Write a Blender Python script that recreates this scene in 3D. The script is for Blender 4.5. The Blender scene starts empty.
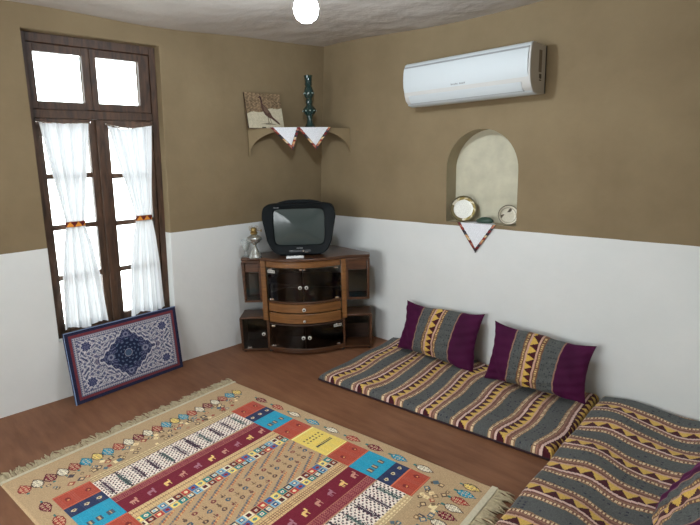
import bpy, bmesh, math, random
import numpy as np
from mathutils import Vector, Matrix
random.seed(7); rng=np.random.default_rng(7)
C=bpy.context.scene.collection
PI=math.pi
# ------------------------------------------------------------ helpers
def lin(c):
    c=np.asarray(c,float)/255.0
    return np.where(c<=.04045,c/12.92,((c+.055)/1.055)**2.4)
def mat(name,col,rough=.6,metal=0,spec=.5,noise=None,bump=None,sheen=0,trans=0,ior=1.45,coat=0):
    """principled; noise=(scale,amount,detail) colour mottling; bump=(scale,strength)"""
    m=bpy.data.materials.new(name); m.use_nodes=True; nt=m.node_tree; N=nt.nodes; L=nt.links
    b=N['Principled BSDF']; b.inputs['Base Color'].default_value=(*col,1); b.inputs['Roughness'].default_value=rough
    b.inputs['Metallic'].default_value=metal; b.inputs['Specular IOR Level'].default_value=spec
    b.inputs['Sheen Weight'].default_value=sheen; b.inputs['Transmission Weight'].default_value=trans; b.inputs['IOR'].default_value=ior
    b.inputs['Coat Weight'].default_value=coat
    tc=N.new('ShaderNodeTexCoord')
    if noise:
        n=N.new('ShaderNodeTexNoise'); n.inputs['Scale'].default_value=noise[0]; n.inputs['Detail'].default_value=noise[2] if len(noise)>2 else 4
        L.new(tc.outputs['Object'],n.inputs['Vector'])
        r=N.new('ShaderNodeMapRange'); r.inputs[3].default_value=1-noise[1]; r.inputs[4].default_value=1+noise[1]; r.inputs[1].default_value=.25; r.inputs[2].default_value=.75
        L.new(n.outputs['Fac'],r.inputs[0])
        x=N.new('ShaderNodeVectorMath'); x.operation='SCALE'; x.inputs[0].default_value=col; L.new(r.outputs[0],x.inputs['Scale']); L.new(x.outputs[0],b.inputs['Base Color'])
    if bump:
        n=N.new('ShaderNodeTexNoise'); n.inputs['Scale'].default_value=bump[0]; n.inputs['Detail'].default_value=5
        L.new(tc.outputs['Object'],n.inputs['Vector'])
        u=N.new('ShaderNodeBump'); u.inputs['Strength'].default_value=bump[1]; u.inputs['Distance'].default_value=bump[2] if len(bump)>2 else .01
        L.new(n.outputs['Fac'],u.inputs['Height']); L.new(u.outputs[0],b.inputs['Normal'])
    return m
def attr_mat(name,rough=.9,gain=1.0,bump=(900,.25,.002),spec=.2,sheen=.1):
    m=mat(name,(.5,.5,.5),rough,spec=spec,bump=bump,sheen=sheen); nt=m.node_tree; N=nt.nodes; L=nt.links; b=N['Principled BSDF']
    a=N.new('ShaderNodeAttribute'); a.attribute_name='dye'
    tc=N.new('ShaderNodeTexCoord'); n=N.new('ShaderNodeTexNoise'); n.inputs['Scale'].default_value=240; n.inputs['Detail'].default_value=2
    L.new(tc.outputs['Object'],n.inputs['Vector'])
    r=N.new('ShaderNodeMapRange'); r.inputs[3].default_value=.85*gain; r.inputs[4].default_value=1.15*gain; r.inputs[1].default_value=.3; r.inputs[2].default_value=.7; L.new(n.outputs['Fac'],r.inputs[0])
    x=N.new('ShaderNodeVectorMath'); x.operation='SCALE'; L.new(a.outputs['Color'],x.inputs[0]); L.new(r.outputs[0],x.inputs['Scale']); L.new(x.outputs[0],b.inputs['Base Color'])
    return m
class MB:
    def __init__(s): s.v=[]; s.f=[]
    def add(s,vs,fs):
        o=len(s.v); s.v+= [tuple(map(float,p)) for p in vs]; s.f+=[tuple(i+o for i in f) for f in fs]; return s
    def box(s,x0,x1,y0,y1,z0,z1,T=None):
        vs=[(x,y,z) for z in (z0,z1) for y in (y0,y1) for x in (x0,x1)]
        if T: vs=[T(*p) for p in vs]
        return s.add(vs,[(0,2,3,1),(4,5,7,6),(0,1,5,4),(2,6,7,3),(0,4,6,2),(1,3,7,5)])
    def prism(s,poly,z0,z1,T=None):
        n=len(poly); vs=[(x,y,z0) for x,y in poly]+[(x,y,z1) for x,y in poly]
        if T: vs=[T(*p) for p in vs]
        return s.add(vs,[tuple(range(n))[::-1],tuple(range(n,2*n))]+[(i,(i+1)%n,n+(i+1)%n,n+i) for i in range(n)])
    def lathe(s,prof,n=32,T=None,c=(0,0)):
        vs=[];fs=[];k=len(prof)
        for r,z in prof:
            for i in range(n):
                a=2*PI*i/n; vs.append((c[0]+r*math.cos(a),c[1]+r*math.sin(a),z))
        for j in range(k-1):
            for i in range(n): fs.append((j*n+i,j*n+(i+1)%n,(j+1)*n+(i+1)%n,(j+1)*n+i))
        if prof[0][0]>1e-4: fs.append(tuple(range(n))[::-1])
        if prof[-1][0]>1e-4: fs.append(tuple((k-1)*n+i for i in range(n)))
        if T: vs=[T(*p) for p in vs]
        return s.add(vs,fs)
    def tube(s,pts,r,n=6):
        pts=[Vector(p) for p in pts]; vs=[];fs=[];k=len(pts)
        for j,p in enumerate(pts):
            d=(pts[min(j+1,k-1)]-pts[max(j-1,0)]).normalized()
            a=d.cross(Vector((0,0,1)) if abs(d.z)<.9 else Vector((1,0,0))).normalized(); b=d.cross(a)
            rr=r[j] if isinstance(r,(list,tuple)) else r
            for i in range(n):
                t=2*PI*i/n; vs.append(p+a*rr*math.cos(t)+b*rr*math.sin(t))
        for j in range(k-1):
            for i in range(n): fs.append((j*n+i,j*n+(i+1)%n,(j+1)*n+(i+1)%n,(j+1)*n+i))
        fs.append(tuple(range(n))[::-1]); fs.append(tuple((k-1)*n+i for i in range(n)))
        return s.add(vs,fs)
def world_inv(p):
    return p.matrix_basis.inverted() if p.parent is None else p.matrix_basis.inverted()@p.matrix_parent_inverse.inverted()@world_inv(p.parent)
def link(o,parent=None,world=False):
    C.objects.link(o)
    if parent:
        o.parent=parent
        if world: o.matrix_parent_inverse=world_inv(parent)
    return o
def build(name,mb,m,parent=None,smooth=False,bevel=0,origin=None,world=False,bseg=2):
    me=bpy.data.meshes.new(name); vs=np.array(mb.v)
    o=bpy.data.objects.new(name,me)
    if parent is None or origin is not None:
        if origin is None:
            lo,hi=vs.min(0),vs.max(0); origin=((lo[0]+hi[0])/2,(lo[1]+hi[1])/2,lo[2])
        vs=vs-np.array(origin); o.location=origin
    me.from_pydata([tuple(p) for p in vs],[],mb.f); me.update()
    bm=bmesh.new(); bm.from_mesh(me); bmesh.ops.remove_doubles(bm,verts=bm.verts,dist=1e-6); bmesh.ops.recalc_face_normals(bm,faces=bm.faces); bm.to_mesh(me); bm.free()
    me.materials.append(m)
    if smooth:
        me.shade_smooth() if hasattr(me,'shade_smooth') else None
        if smooth=='auto':
            try: me.set_sharp_from_angle(angle=math.radians(35))
            except Exception: pass
    if bevel:
        b=o.modifiers.new('bevel','BEVEL'); b.width=bevel; b.segments=bseg; b.limit_method='ANGLE'; b.angle_limit=math.radians(40)
        try: me.shade_smooth(); me.set_sharp_from_angle(angle=math.radians(50))
        except Exception: pass
    return link(o,parent,world)
def gridmesh(name,P,col,m,parent=None,world=False,origin=None,smooth=True,keep=None,extra=None):
    """P (ny,nx,3) points, col (ny-1,nx-1,3) linear colours stored per face"""
    ny,nx=P.shape[:2]; V=P.reshape(-1,3).copy(); idx=np.arange(nx*ny).reshape(ny,nx)
    F=np.stack([idx[:-1,:-1],idx[:-1,1:],idx[1:,1:],idx[1:,:-1]],-1).reshape(-1,4); cc=col.reshape(-1,3) if col is not None else None
    if keep is not None:
        k=keep.reshape(-1); F=F[k]; cc=cc[k] if cc is not None else None
        used=np.unique(F); mp=-np.ones(len(V),int); mp[used]=np.arange(len(used)); V=V[used]; F=mp[F]
    if extra is not None:
        eV,eF,ec=extra; F=np.vstack([F,np.array(eF)+len(V)]); V=np.vstack([V,eV])
        if cc is not None: cc=np.vstack([cc,np.tile(ec,(len(eF),1))])
    if origin is None and parent is None:
        lo,hi=V.min(0),V.max(0); origin=np.array([(lo[0]+hi[0])/2,(lo[1]+hi[1])/2,lo[2]])
    o_=np.zeros(3) if origin is None else np.array(origin); V=V-o_
    me=bpy.data.meshes.new(name); me.vertices.add(len(V)); me.vertices.foreach_set('co',V.ravel())
    me.loops.add(len(F)*4); me.loops.foreach_set('vertex_index',F.ravel().astype(np.int32))
    me.polygons.add(len(F)); me.polygons.foreach_set('loop_start',np.arange(0,len(F)*4,4,dtype=np.int32)); me.update(calc_edges=True)
    if cc is not None:
        a=me.attributes.new('dye','FLOAT_COLOR','CORNER'); rgba=np.ones((len(F),4)); rgba[:,:3]=cc
        a.data.foreach_set('color',np.repeat(rgba,4,axis=0).ravel().astype(np.float32))
    if smooth: me.shade_smooth()
    me.materials.append(m); me.validate()
    o=bpy.data.objects.new(name,me); o.location=o_
    return link(o,parent,world)
def tag(o,label=None,cat=None,group=None,kind=None):
    if label: o['label']=label
    if cat: o['category']=cat
    if group: o['group']=group
    if kind: o['kind']=kind
    return o
def empty(name,loc,rz=0,**k):
    o=bpy.data.objects.new(name,None); o.empty_display_size=.05; o.location=loc; o.rotation_euler=(0,0,rz); C.objects.link(o); return tag(o,**k)
def disc_T(center,normal,up=(0,0,1)):
    n=Vector(normal).normalized(); a=Vector(up).cross(n).normalized(); b=n.cross(a); c=Vector(center)
    return lambda x,y,z: c+a*x+b*y+n*z

# ------------------------------------------------------------ camera
CAM=(3.402305,-3.034336,1.5); yaw,pitch,roll,F=2.357296,-.2045729,-.02765255,506.3716
f=Vector((math.cos(pitch)*math.cos(yaw),math.cos(pitch)*math.sin(yaw),math.sin(pitch)))
r=Vector((math.sin(yaw),-math.cos(yaw),0)); u=r.cross(f)
r2=math.cos(roll)*r+math.sin(roll)*u; u2=-math.sin(roll)*r+math.cos(roll)*u
cd=bpy.data.cameras.new('camera'); cam=bpy.data.objects.new('camera',cd); C.objects.link(cam)
M=Matrix((r2,u2,-f)).transposed().to_4x4(); M.translation=Vector(CAM); cam.matrix_world=M
cd.sensor_width=36; cd.lens=F*36/700; cd.clip_start=.02; bpy.context.scene.camera=cam
vs_=bpy.context.scene.view_settings; vs_.view_transform='Standard'; vs_.look='None'; vs_.gamma=1; vs_.use_curve_mapping=False; vs_.exposure=0.61

# ------------------------------------------------------------ materials
def wall_mat():
    m=mat('two_tone_plaster',(.5,.5,.5),.85,spec=.25); nt=m.node_tree; N=nt.nodes; L=nt.links; b=N['Principled BSDF']
    g=N.new('ShaderNodeNewGeometry'); sx=N.new('ShaderNodeSeparateXYZ'); L.new(g.outputs['Position'],sx.inputs[0])
    n=N.new('ShaderNodeTexNoise'); n.inputs['Scale'].default_value=3; n.inputs['Detail'].default_value=8; L.new(g.outputs['Position'],n.inputs['Vector'])
    ad=N.new('ShaderNodeMath'); ad.operation='MULTIPLY_ADD'; ad.inputs[1].default_value=.012; L.new(n.outputs['Fac'],ad.inputs[0]); L.new(sx.outputs['Z'],ad.inputs[2])
    st=N.new('ShaderNodeMath'); st.operation='GREATER_THAN'; st.inputs[1].default_value=1.0155; L.new(ad.outputs[0],st.inputs[0])
    # mud colour with soft trowel mottling
    n2=N.new('ShaderNodeTexNoise'); n2.inputs['Scale'].default_value=2.2; n2.inputs['Detail'].default_value=7; n2.inputs['Roughness'].default_value=.6; L.new(g.outputs['Position'],n2.inputs['Vector'])
    cr=N.new('ShaderNodeValToRGB'); cr.color_ramp.elements[0].position=.3; cr.color_ramp.elements[1].position=.7
    cr.color_ramp.elements[0].color=(.22,.162,.091,1); cr.color_ramp.elements[1].color=(.28,.212,.122,1); L.new(n2.outputs['Fac'],cr.inputs[0])
    cw=N.new('ShaderNodeValToRGB'); cw.color_ramp.elements[0].position=.3; cw.color_ramp.elements[1].position=.7
    cw.color_ramp.elements[0].color=(.74,.76,.74,1); cw.color_ramp.elements[1].color=(.80,.81,.79,1); L.new(n2.outputs['Fac'],cw.inputs[0])
    mx=N.new('ShaderNodeMix'); mx.data_type='RGBA'; L.new(st.outputs[0],mx.inputs[0]); L.new(cw.outputs[0],mx.inputs[6]); L.new(cr.outputs[0],mx.inputs[7]); L.new(mx.outputs[2],b.inputs['Base Color'])
    n3=N.new('ShaderNodeTexNoise'); n3.inputs['Scale'].default_value=7; n3.inputs['Detail'].default_value=9; L.new(g.outputs['Position'],n3.inputs['Vector'])
    bp=N.new('ShaderNodeBump'); bp.inputs['Strength'].default_value=.22; bp.inputs['Distance'].default_value=.02; L.new(n3.outputs['Fac'],bp.inputs['Height']); L.new(bp.outputs[0],b.inputs['Normal'])
    return m
M_wall=wall_mat()
M_mud=mat('mud_plaster',(.257,.193,.109),.9,spec=.2,noise=(3,.12,6),bump=(8,.3,.02))
M_niche=mat('niche_plaster',(.57,.54,.41),.9,spec=.2,noise=(9,.14,8),bump=(14,.4,.015))
M_ceil=mat('ceiling_plaster',(.53,.485,.435),.9,spec=.2,noise=(2.5,.08,6),bump=(4,.7,.04))
def floor_mat():
    m=mat('brown_floor_covering',(.1,.05,.03),.5,spec=.3); nt=m.node_tree; N=nt.nodes; L=nt.links; b=N['Principled BSDF']
    g=N.new('ShaderNodeNewGeometry'); mp=N.new('ShaderNodeMapping'); mp.inputs['Scale'].default_value=(2,14,1); mp.inputs['Rotation'].default_value=(0,0,.05); L.new(g.outputs['Position'],mp.inputs[0])
    n=N.new('ShaderNodeTexNoise'); n.inputs['Scale'].default_value=1.6; n.inputs['Detail'].default_value=8; n.inputs['Roughness'].default_value=.65; L.new(mp.outputs[0],n.inputs['Vector'])
    n2=N.new('ShaderNodeTexNoise'); n2.inputs['Scale'].default_value=2.1; n2.inputs['Detail'].default_value=5; L.new(g.outputs['Position'],n2.inputs['Vector'])
    ad=N.new('ShaderNodeMath'); ad.operation='ADD'; L.new(n.outputs['Fac'],ad.inputs[0]); L.new(n2.outputs['Fac'],ad.inputs[1])
    cr=N.new('ShaderNodeValToRGB'); e=cr.color_ramp.elements; e[0].position=.35; e[0].color=(.155,.062,.030,1); e[1].position=.68; e[1].color=(.29,.135,.070,1)
    hf=N.new('ShaderNodeMath'); hf.operation='MULTIPLY'; hf.inputs[1].default_value=.5; L.new(ad.outputs[0],hf.inputs[0]); L.new(hf.outputs[0],cr.inputs[0]); L.new(cr.outputs[0],b.inputs['Base Color'])
    bp=N.new('ShaderNodeBump'); bp.inputs['Strength'].default_value=.12; bp.inputs['Distance'].default_value=.01; L.new(n.outputs['Fac'],bp.inputs['Height']); L.new(bp.outputs[0],b.inputs['Normal'])
    return m
M_floor=floor_mat()
def wood_mat(name,c0,c1,rough=.35,scale=(3,3,30),coat=.2):
    m=mat(name,(.1,.05,.03),rough,coat=coat); nt=m.node_tree; N=nt.nodes; L=nt.links; b=N['Principled BSDF']
    tc=N.new('ShaderNodeTexCoord'); mp=N.new('ShaderNodeMapping'); mp.inputs['Scale'].default_value=scale; L.new(tc.outputs['Object'],mp.inputs[0])
    n=N.new('ShaderNodeTexNoise'); n.inputs['Scale'].default_value=2; n.inputs['Detail'].default_value=6; n.inputs['Distortion'].default_value=.8; L.new(mp.outputs[0],n.inputs['Vector'])
    cr=N.new('ShaderNodeValToRGB'); e=cr.color_ramp.elements; e[0].position=.3; e[0].color=(*c0,1); e[1].position=.7; e[1].color=(*c1,1); L.new(n.outputs['Fac'],cr.inputs[0]); L.new(cr.outputs[0],b.inputs['Base Color'])
    bp=N.new('ShaderNodeBump'); bp.inputs['Strength'].default_value=.15; bp.inputs['Distance'].default_value=.004; L.new(n.outputs['Fac'],bp.inputs['Height']); L.new(bp.outputs[0],b.inputs['Normal'])
    return m
M_wood=wood_mat('walnut_veneer',(.045,.018,.009),(.115,.048,.021),.32)
M_woodl=wood_mat('honey_walnut_veneer',(.14,.056,.016),(.27,.12,.038),.32)
M_woodd=wood_mat('shaded_walnut_inside',(.03,.014,.008),(.06,.028,.016),.5)  # walnut darkened, the shade inside the cabinet is put into its colour
M_frame=wood_mat('old_window_wood',(.035,.02,.013),(.11,.055,.03),.55,scale=(20,20,3),coat=0)
M_glass=mat('window_glass',(1,1,1),.02,trans=1,ior=1.01)
def smoked():
    m=bpy.data.materials.new('smoked_glass'); m.use_nodes=True; N=m.node_tree.nodes; L=m.node_tree.links; N.clear()
    o=N.new('ShaderNodeOutputMaterial'); t=N.new('ShaderNodeBsdfTransparent'); t.inputs[0].default_value=(.46,.44,.40,1)
    g=N.new('ShaderNodeBsdfGlossy'); g.inputs['Roughness'].default_value=.06; fr=N.new('ShaderNodeFresnel'); fr.inputs[0].default_value=1.5
    x=N.new('ShaderNodeMixShader'); L.new(fr.outputs[0],x.inputs[0]); L.new(t.outputs[0],x.inputs[1]); L.new(g.outputs[0],x.inputs[2]); L.new(x.outputs[0],o.inputs[0]); return m
M_smoke=smoked()
def clearglass(name,tint,rough=.03,ior=1.5):
    m=bpy.data.materials.new(name); m.use_nodes=True; N=m.node_tree.nodes; L=m.node_tree.links; N.clear()
    o=N.new('ShaderNodeOutputMaterial'); t=N.new('ShaderNodeBsdfTransparent'); t.inputs[0].default_value=(*tint,1)
    g=N.new('ShaderNodeBsdfGlossy'); g.inputs['Roughness'].default_value=rough; fr=N.new('ShaderNodeFresnel'); fr.inputs[0].default_value=ior
    x=N.new('ShaderNodeMixShader'); L.new(fr.outputs[0],x.inputs[0]); L.new(t.outputs[0],x.inputs[1]); L.new(g.outputs[0],x.inputs[2]); L.new(x.outputs[0],o.inputs[0]); return m
M_pane=clearglass('window_pane_glass',(.97,.99,.98))
M_clear=clearglass('clear_glass',(.94,.95,.945),.2,1.12)
def _milk():
    nt=M_clear.node_tree; N=nt.nodes; L=nt.links; o=[n for n in N if n.type=='OUTPUT_MATERIAL'][0]; src=o.inputs[0].links[0].from_socket
    d=N.new('ShaderNodeBsdfDiffuse'); d.inputs[0].default_value=(.75,.78,.76,1); x=N.new('ShaderNodeMixShader'); x.inputs[0].default_value=.28; L.new(src,x.inputs[1]); L.new(d.outputs[0],x.inputs[2]); L.new(x.outputs[0],o.inputs[0])
_milk()
M_white=mat('white_plastic',(.78,.80,.80),.28,spec=.5)
M_ac=mat('satin_white_casing',(.58,.62,.63),.4,spec=.3)
M_whited=mat('grey_plastic',(.30,.31,.31),.5)  # even mid grey for buttons, seam, slot and lettering
M_sideplastic=mat('ivory_plastic',(.74,.72,.69),.4)
M_dark=mat('dark_plastic',(.02,.02,.022),.35)
M_tv=mat('charcoal_plastic',(.008,.0105,.012),.55,spec=.15,noise=(60,.08))
M_screen=mat('picture_tube_glass',(.055,.07,.066),.12,spec=.5)
M_chrome=mat('polished_metal',(.75,.74,.70),.18,metal=1)
M_black=mat('black_rubber',(.012,.012,.012),.5)
M_brass=mat('aged_brass',(.42,.30,.12),.35,metal=1)
M_velvet=mat('plum_velvet',(.060,.005,.036),.75,spec=.2,sheen=.35,noise=(7,.25,4),bump=(25,.25,.01))
M_velvet.node_tree.nodes['Principled BSDF'].inputs['Sheen Tint'].default_value=(.55,.12,.42,1)
M_velvet.node_tree.nodes['Principled BSDF'].inputs['Sheen Roughness'].default_value=.35
M_rug=attr_mat('woven_rug_wool',gain=1.25)
M_kilim=attr_mat('woven_kilim_cloth',gain=1.0)
M_carp=attr_mat('fine_carpet_pile',gain=1.05,bump=(1500,.15,.001))
M_paint=attr_mat('painted_surface',rough=.6,gain=1.1,bump=(300,.02,.001),sheen=0)
M_fringe=mat('cotton_fringe',(.50,.42,.27),.95,noise=(60,.25))
M_cotton=mat('white_cotton',(.80,.81,.84),.85,noise=(40,.04),bump=(500,.1,.001))
def sheer():
    m=bpy.data.materials.new('sheer_white_curtain'); m.use_nodes=True; N=m.node_tree.nodes; L=m.node_tree.links; N.clear()
    o=N.new('ShaderNodeOutputMaterial'); d=N.new('ShaderNodeBsdfDiffuse'); d.inputs[0].default_value=(.86,.88,.90,1)
    t=N.new('ShaderNodeBsdfTranslucent'); t.inputs[0].default_value=(.80,.84,.88,1); p=N.new('ShaderNodeBsdfTransparent')
    w=N.new('ShaderNodeTexNoise'); w.inputs['Scale'].default_value=260; tc=N.new('ShaderNodeTexCoord'); L.new(tc.outputs['Object'],w.inputs['Vector'])
    mr=N.new('ShaderNodeMapRange'); mr.inputs[1].default_value=.3; mr.inputs[2].default_value=.7; mr.inputs[3].default_value=.0; mr.inputs[4].default_value=.025; L.new(w.outputs['Fac'],mr.inputs[0])
    a=N.new('ShaderNodeMixShader'); a.inputs[0].default_value=.075; L.new(d.outputs[0],a.inputs[1]); L.new(t.outputs[0],a.inputs[2])
    b=N.new('ShaderNodeMixShader'); L.new(mr.outputs[0],b.inputs[0]); L.new(a.outputs[0],b.inputs[1]); L.new(p.outputs[0],b.inputs[2]); L.new(b.outputs[0],o.inputs[0]); return m
M_sheer=sheer()

# ------------------------------------------------------------ room shell
e_,b_=-0.017116,0.0896437; SE,CE=math.sin(e_),math.cos(e_)
def LW(y,z,off=0.0):  # point on the leaning left wall
    return ((b_*(z-1)+off-y*SE)/CE,y,z)
XE=3.36; CH=2.355; YB=-4.3; XF=4.7
def wall_hole(T,s0,s1,t0,t1,hs0,hs1,ht0,ht1,th):
    """wall slab with rectangular opening; T(s,t,off)"""
    mb=MB(); S=[s0,hs0,hs1,s1]; Q=[t0,ht0,ht1,t1]
    for i in range(3):
        for j in range(3):
            if i==1 and j==1: continue
            for o in (0,-th): mb.add([T(S[i],Q[j],o),T(S[i+1],Q[j],o),T(S[i+1],Q[j+1],o),T(S[i],Q[j+1],o)],[(0,1,2,3)])
    for (a,b,c,d) in ((s0,s1,t0,t1),(hs0,hs1,ht0,ht1)):
        for (p,q_) in (((a,c),(b,c)),((b,c),(b,d)),((b,d),(a,d)),((a,d),(a,c))):
            mb.add([T(*p,0),T(*q_,0),T(*q_,-th),T(*p,-th)],[(0,1,2,3)])
    return mb
WY0,WY1,WZ0,WZ1=-2.187,-1.412,.395,2.238
tag(build('wall_left',wall_hole(LW,YB-.3,.0,-.05,2.6,WY0,WY1,WZ0,WZ1,.32),M_wall,bevel=.006),'left wall, brown above and white below, holding the tall window',kind='structure')
# right wall with arched niche
NX0,NX1,NZ0,NZT,NR=1.344,1.878,1.035,1.66,.267
arch=[(NX0,NZ0)]+[((NX0+NX1)/2-NR*math.cos(PI*i/24),NZT-NR+NR*math.sin(PI*i/24)) for i in range(25)]+[(NX1,NZ0)]
mb=MB(); X0=-.5; X1=XF+.3; ZT=2.6; Y=0
def q4(a,b,c,d): mb.add([a,b,c,d],[(0,1,2,3)])
q4((X0,0,-.05),(NX0,0,-.05),(NX0,0,ZT),(X0,0,ZT)); q4((NX1,0,-.05),(X1,0,-.05),(X1,0,ZT),(NX1,0,ZT)); q4((NX0,0,-.05),(NX1,0,-.05),(NX1,0,NZ0),(NX0,0,NZ0))
for i in range(1,25):
    a,b=arch[i],arch[i+1]; q4((a[0],0,a[1]),(b[0],0,b[1]),(b[0],0,ZT),(a[0],0,ZT))
q4((X0,.3,-.05),(X1,.3,-.05),(X1,.3,ZT),(X0,.3,ZT)); q4((X0,0,ZT),(X1,0,ZT),(X1,.3,ZT),(X0,.3,ZT)); q4((X0,0,-.05),(X1,0,-.05),(X1,.3,-.05),(X0,.3,-.05))
q4((X0,0,-.05),(X0,0,ZT),(X0,.3,ZT),(X0,.3,-.05)); q4((X1,0,-.05),(X1,0,ZT),(X1,.3,ZT),(X1,.3,-.05))
tag(build('wall_right',mb,M_wall),'right wall with niche, brown above and white below',kind='structure')
mb=MB(); ND=.12; rec=[(NX0+(x-NX0)*1.0,z) for x,z in arch]; n=len(arch)
mb.add([(x,0,z) for x,z in arch]+[(x,ND,z) for x,z in arch],[(i,i+1,n+i+1,n+i) for i in range(n-1)]+[(n-1,0,n,2*n-1)]); 
wr=build('wall_niche',mb,mat('niche_edge_plaster',(.40,.345,.24),.9,spec=.2,noise=(6,.12,6),bump=(14,.3,.015)),smooth='auto'); tag(wr,'arched reveal of the wall niche',kind='structure')
mb=MB(); mb.add([(x,ND,z) for x,z in arch],[tuple(range(n))]); nb=build('wall_niche_back',mb,M_niche); tag(nb,'pale rough plaster at the back of the niche',kind='structure')
# remaining shell (mostly behind the camera)
mb=MB().box(XE,XE+.12,-2.25,0,-.05,2.6).box(XE+.12,XF+.2,-2.25,-2.13,-.05,2.6); tag(build('wall_east',mb,M_wall),'short side wall beside the corner mattress',kind='structure')
tag(build('wall_far_east',MB().box(XF,XF+.2,YB,-2.25,-.05,2.6),M_wall),'far side wall behind the camera',kind='structure')
tag(build('wall_south',wall_hole(lambda s,t,o:(s,YB+o,t),-.6,XF+.2,-.05,2.6,.75,2.75,.5,1.8,.25),M_wall),'wall behind the camera with a wide unseen opening added for daylight',kind='structure')
w2=empty('added_window',(1.75,YB-.1,.5),kind='structure')  # unseen window, added and sized for the daylight it lets in
build('window_frame',MB().box(.75,2.75,YB-.13,YB-.08,.5,.57).box(.75,2.75,YB-.13,YB-.08,1.73,1.8).box(.75,.82,YB-.13,YB-.08,.57,1.73).box(2.68,2.75,YB-.13,YB-.08,.57,1.73).box(1.38,1.44,YB-.13,YB-.08,.57,1.73).box(2.05,2.11,YB-.13,YB-.08,.57,1.73),M_frame,w2,world=True)
tag(build('floor',MB().box(-.7,XF+.3,YB-.3,.35,-.06,0),M_floor),'reddish brown floor',kind='structure')
xs=np.linspace(-.5,XF+.2,90); ys=np.linspace(YB-.2,.3,80); XX,YY=np.meshgrid(xs,ys)
ZZ=CH+.045*np.exp(-((XX-.1)**2+YY**2)/.8)+.008*np.sin(XX*3.1+YY*1.7)+.006*np.sin(YY*5.3-XX*1.3)
tag(gridmesh('ceiling',np.stack([XX,YY,ZZ],-1),None,M_ceil),'uneven pale plaster ceiling',kind='structure')

mb=MB().tube([(1.50+.028*i,-.004,CH+.006+.004*math.sin(i*1.7)) for i in range(24)],[.004+.005*abs(math.sin(i*.9)) for i in range(24)],6)
tag(build('trim_1',mb,mat('bare_white_plaster',(.78,.76,.70),.9)),'pale bare plaster line where the right wall meets the ceiling',kind='structure')
# ------------------------------------------------------------ window in left wall
w1=empty('window_1',LW((WY0+WY1)/2,WZ0,-.1),kind='structure'); 
def lwbox(mb,y0,y1,z0,z1,o0,o1): return mb.box(y0,y1,z0,z1,o0,o1,T=lambda y,z,o:LW(y,z,o))
FO=-.07
mb=MB()
lwbox(mb,WY0,WY0+.032,WZ0,WZ1,FO-.07,FO); lwbox(mb,WY1-.04,WY1,WZ0,WZ1,FO-.07,FO)
lwbox(mb,WY0+.032,WY1-.04,WZ1-.05,WZ1,FO-.07,FO); lwbox(mb,WY0+.032,WY1-.04,WZ0,WZ0+.03,FO-.07,FO); lwbox(mb,WY0+.032,WY1-.04,1.775,1.825,FO-.07,FO)
build('window_frame',mb,M_frame,w1,world=True,bevel=.004)
def sash(name,y0,y1,z0,z1,gy0,gy1,gz0,gz1,munt,o=FO-.012):
    mb=MB(); lwbox(mb,y0,gy0,z0,z1,o-.04,o); lwbox(mb,gy1,y1,z0,z1,o-.04,o); lwbox(mb,gy0,gy1,z0,gz0,o-.04,o); lwbox(mb,gy0,gy1,gz1,z1,o-.04,o)
    for z in munt: lwbox(mb,gy0,gy1,z-.016,z+.016,o-.034,o-.004)
    s=build(name,mb,M_frame,w1,world=True,bevel=.003)
    build('glass_pane',lwbox(MB(),gy0-.004,gy1+.004,gz0-.004,gz1+.004,o-.022,o-.018),M_pane,s,world=True)
    return s
YM=-1.822
sash('transom_sash',WY0+.034,YM,1.827,WZ1-.052,-2.122,-1.863,1.872,2.143,[])
sash('transom_sash',YM+.002,WY1-.042,1.827,WZ1-.052,-1.783,-1.521,1.872,2.143,[])
c1=sash('casement',WY0+.034,YM+.018,WZ0+.032,1.773,-2.122,-1.862,.475,1.728,[1.435,1.118,.79])
c2=sash('casement',YM+.02,WY1-.042,WZ0+.032,1.773,-1.742,-1.487,.475,1.728,[1.422,1.108,.79])
build('astragal',lwbox(MB(),YM+.0,YM+.045,WZ0+.04,1.77,FO-.012,FO+.008),M_frame,w1,world=True,bevel=.004)
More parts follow.
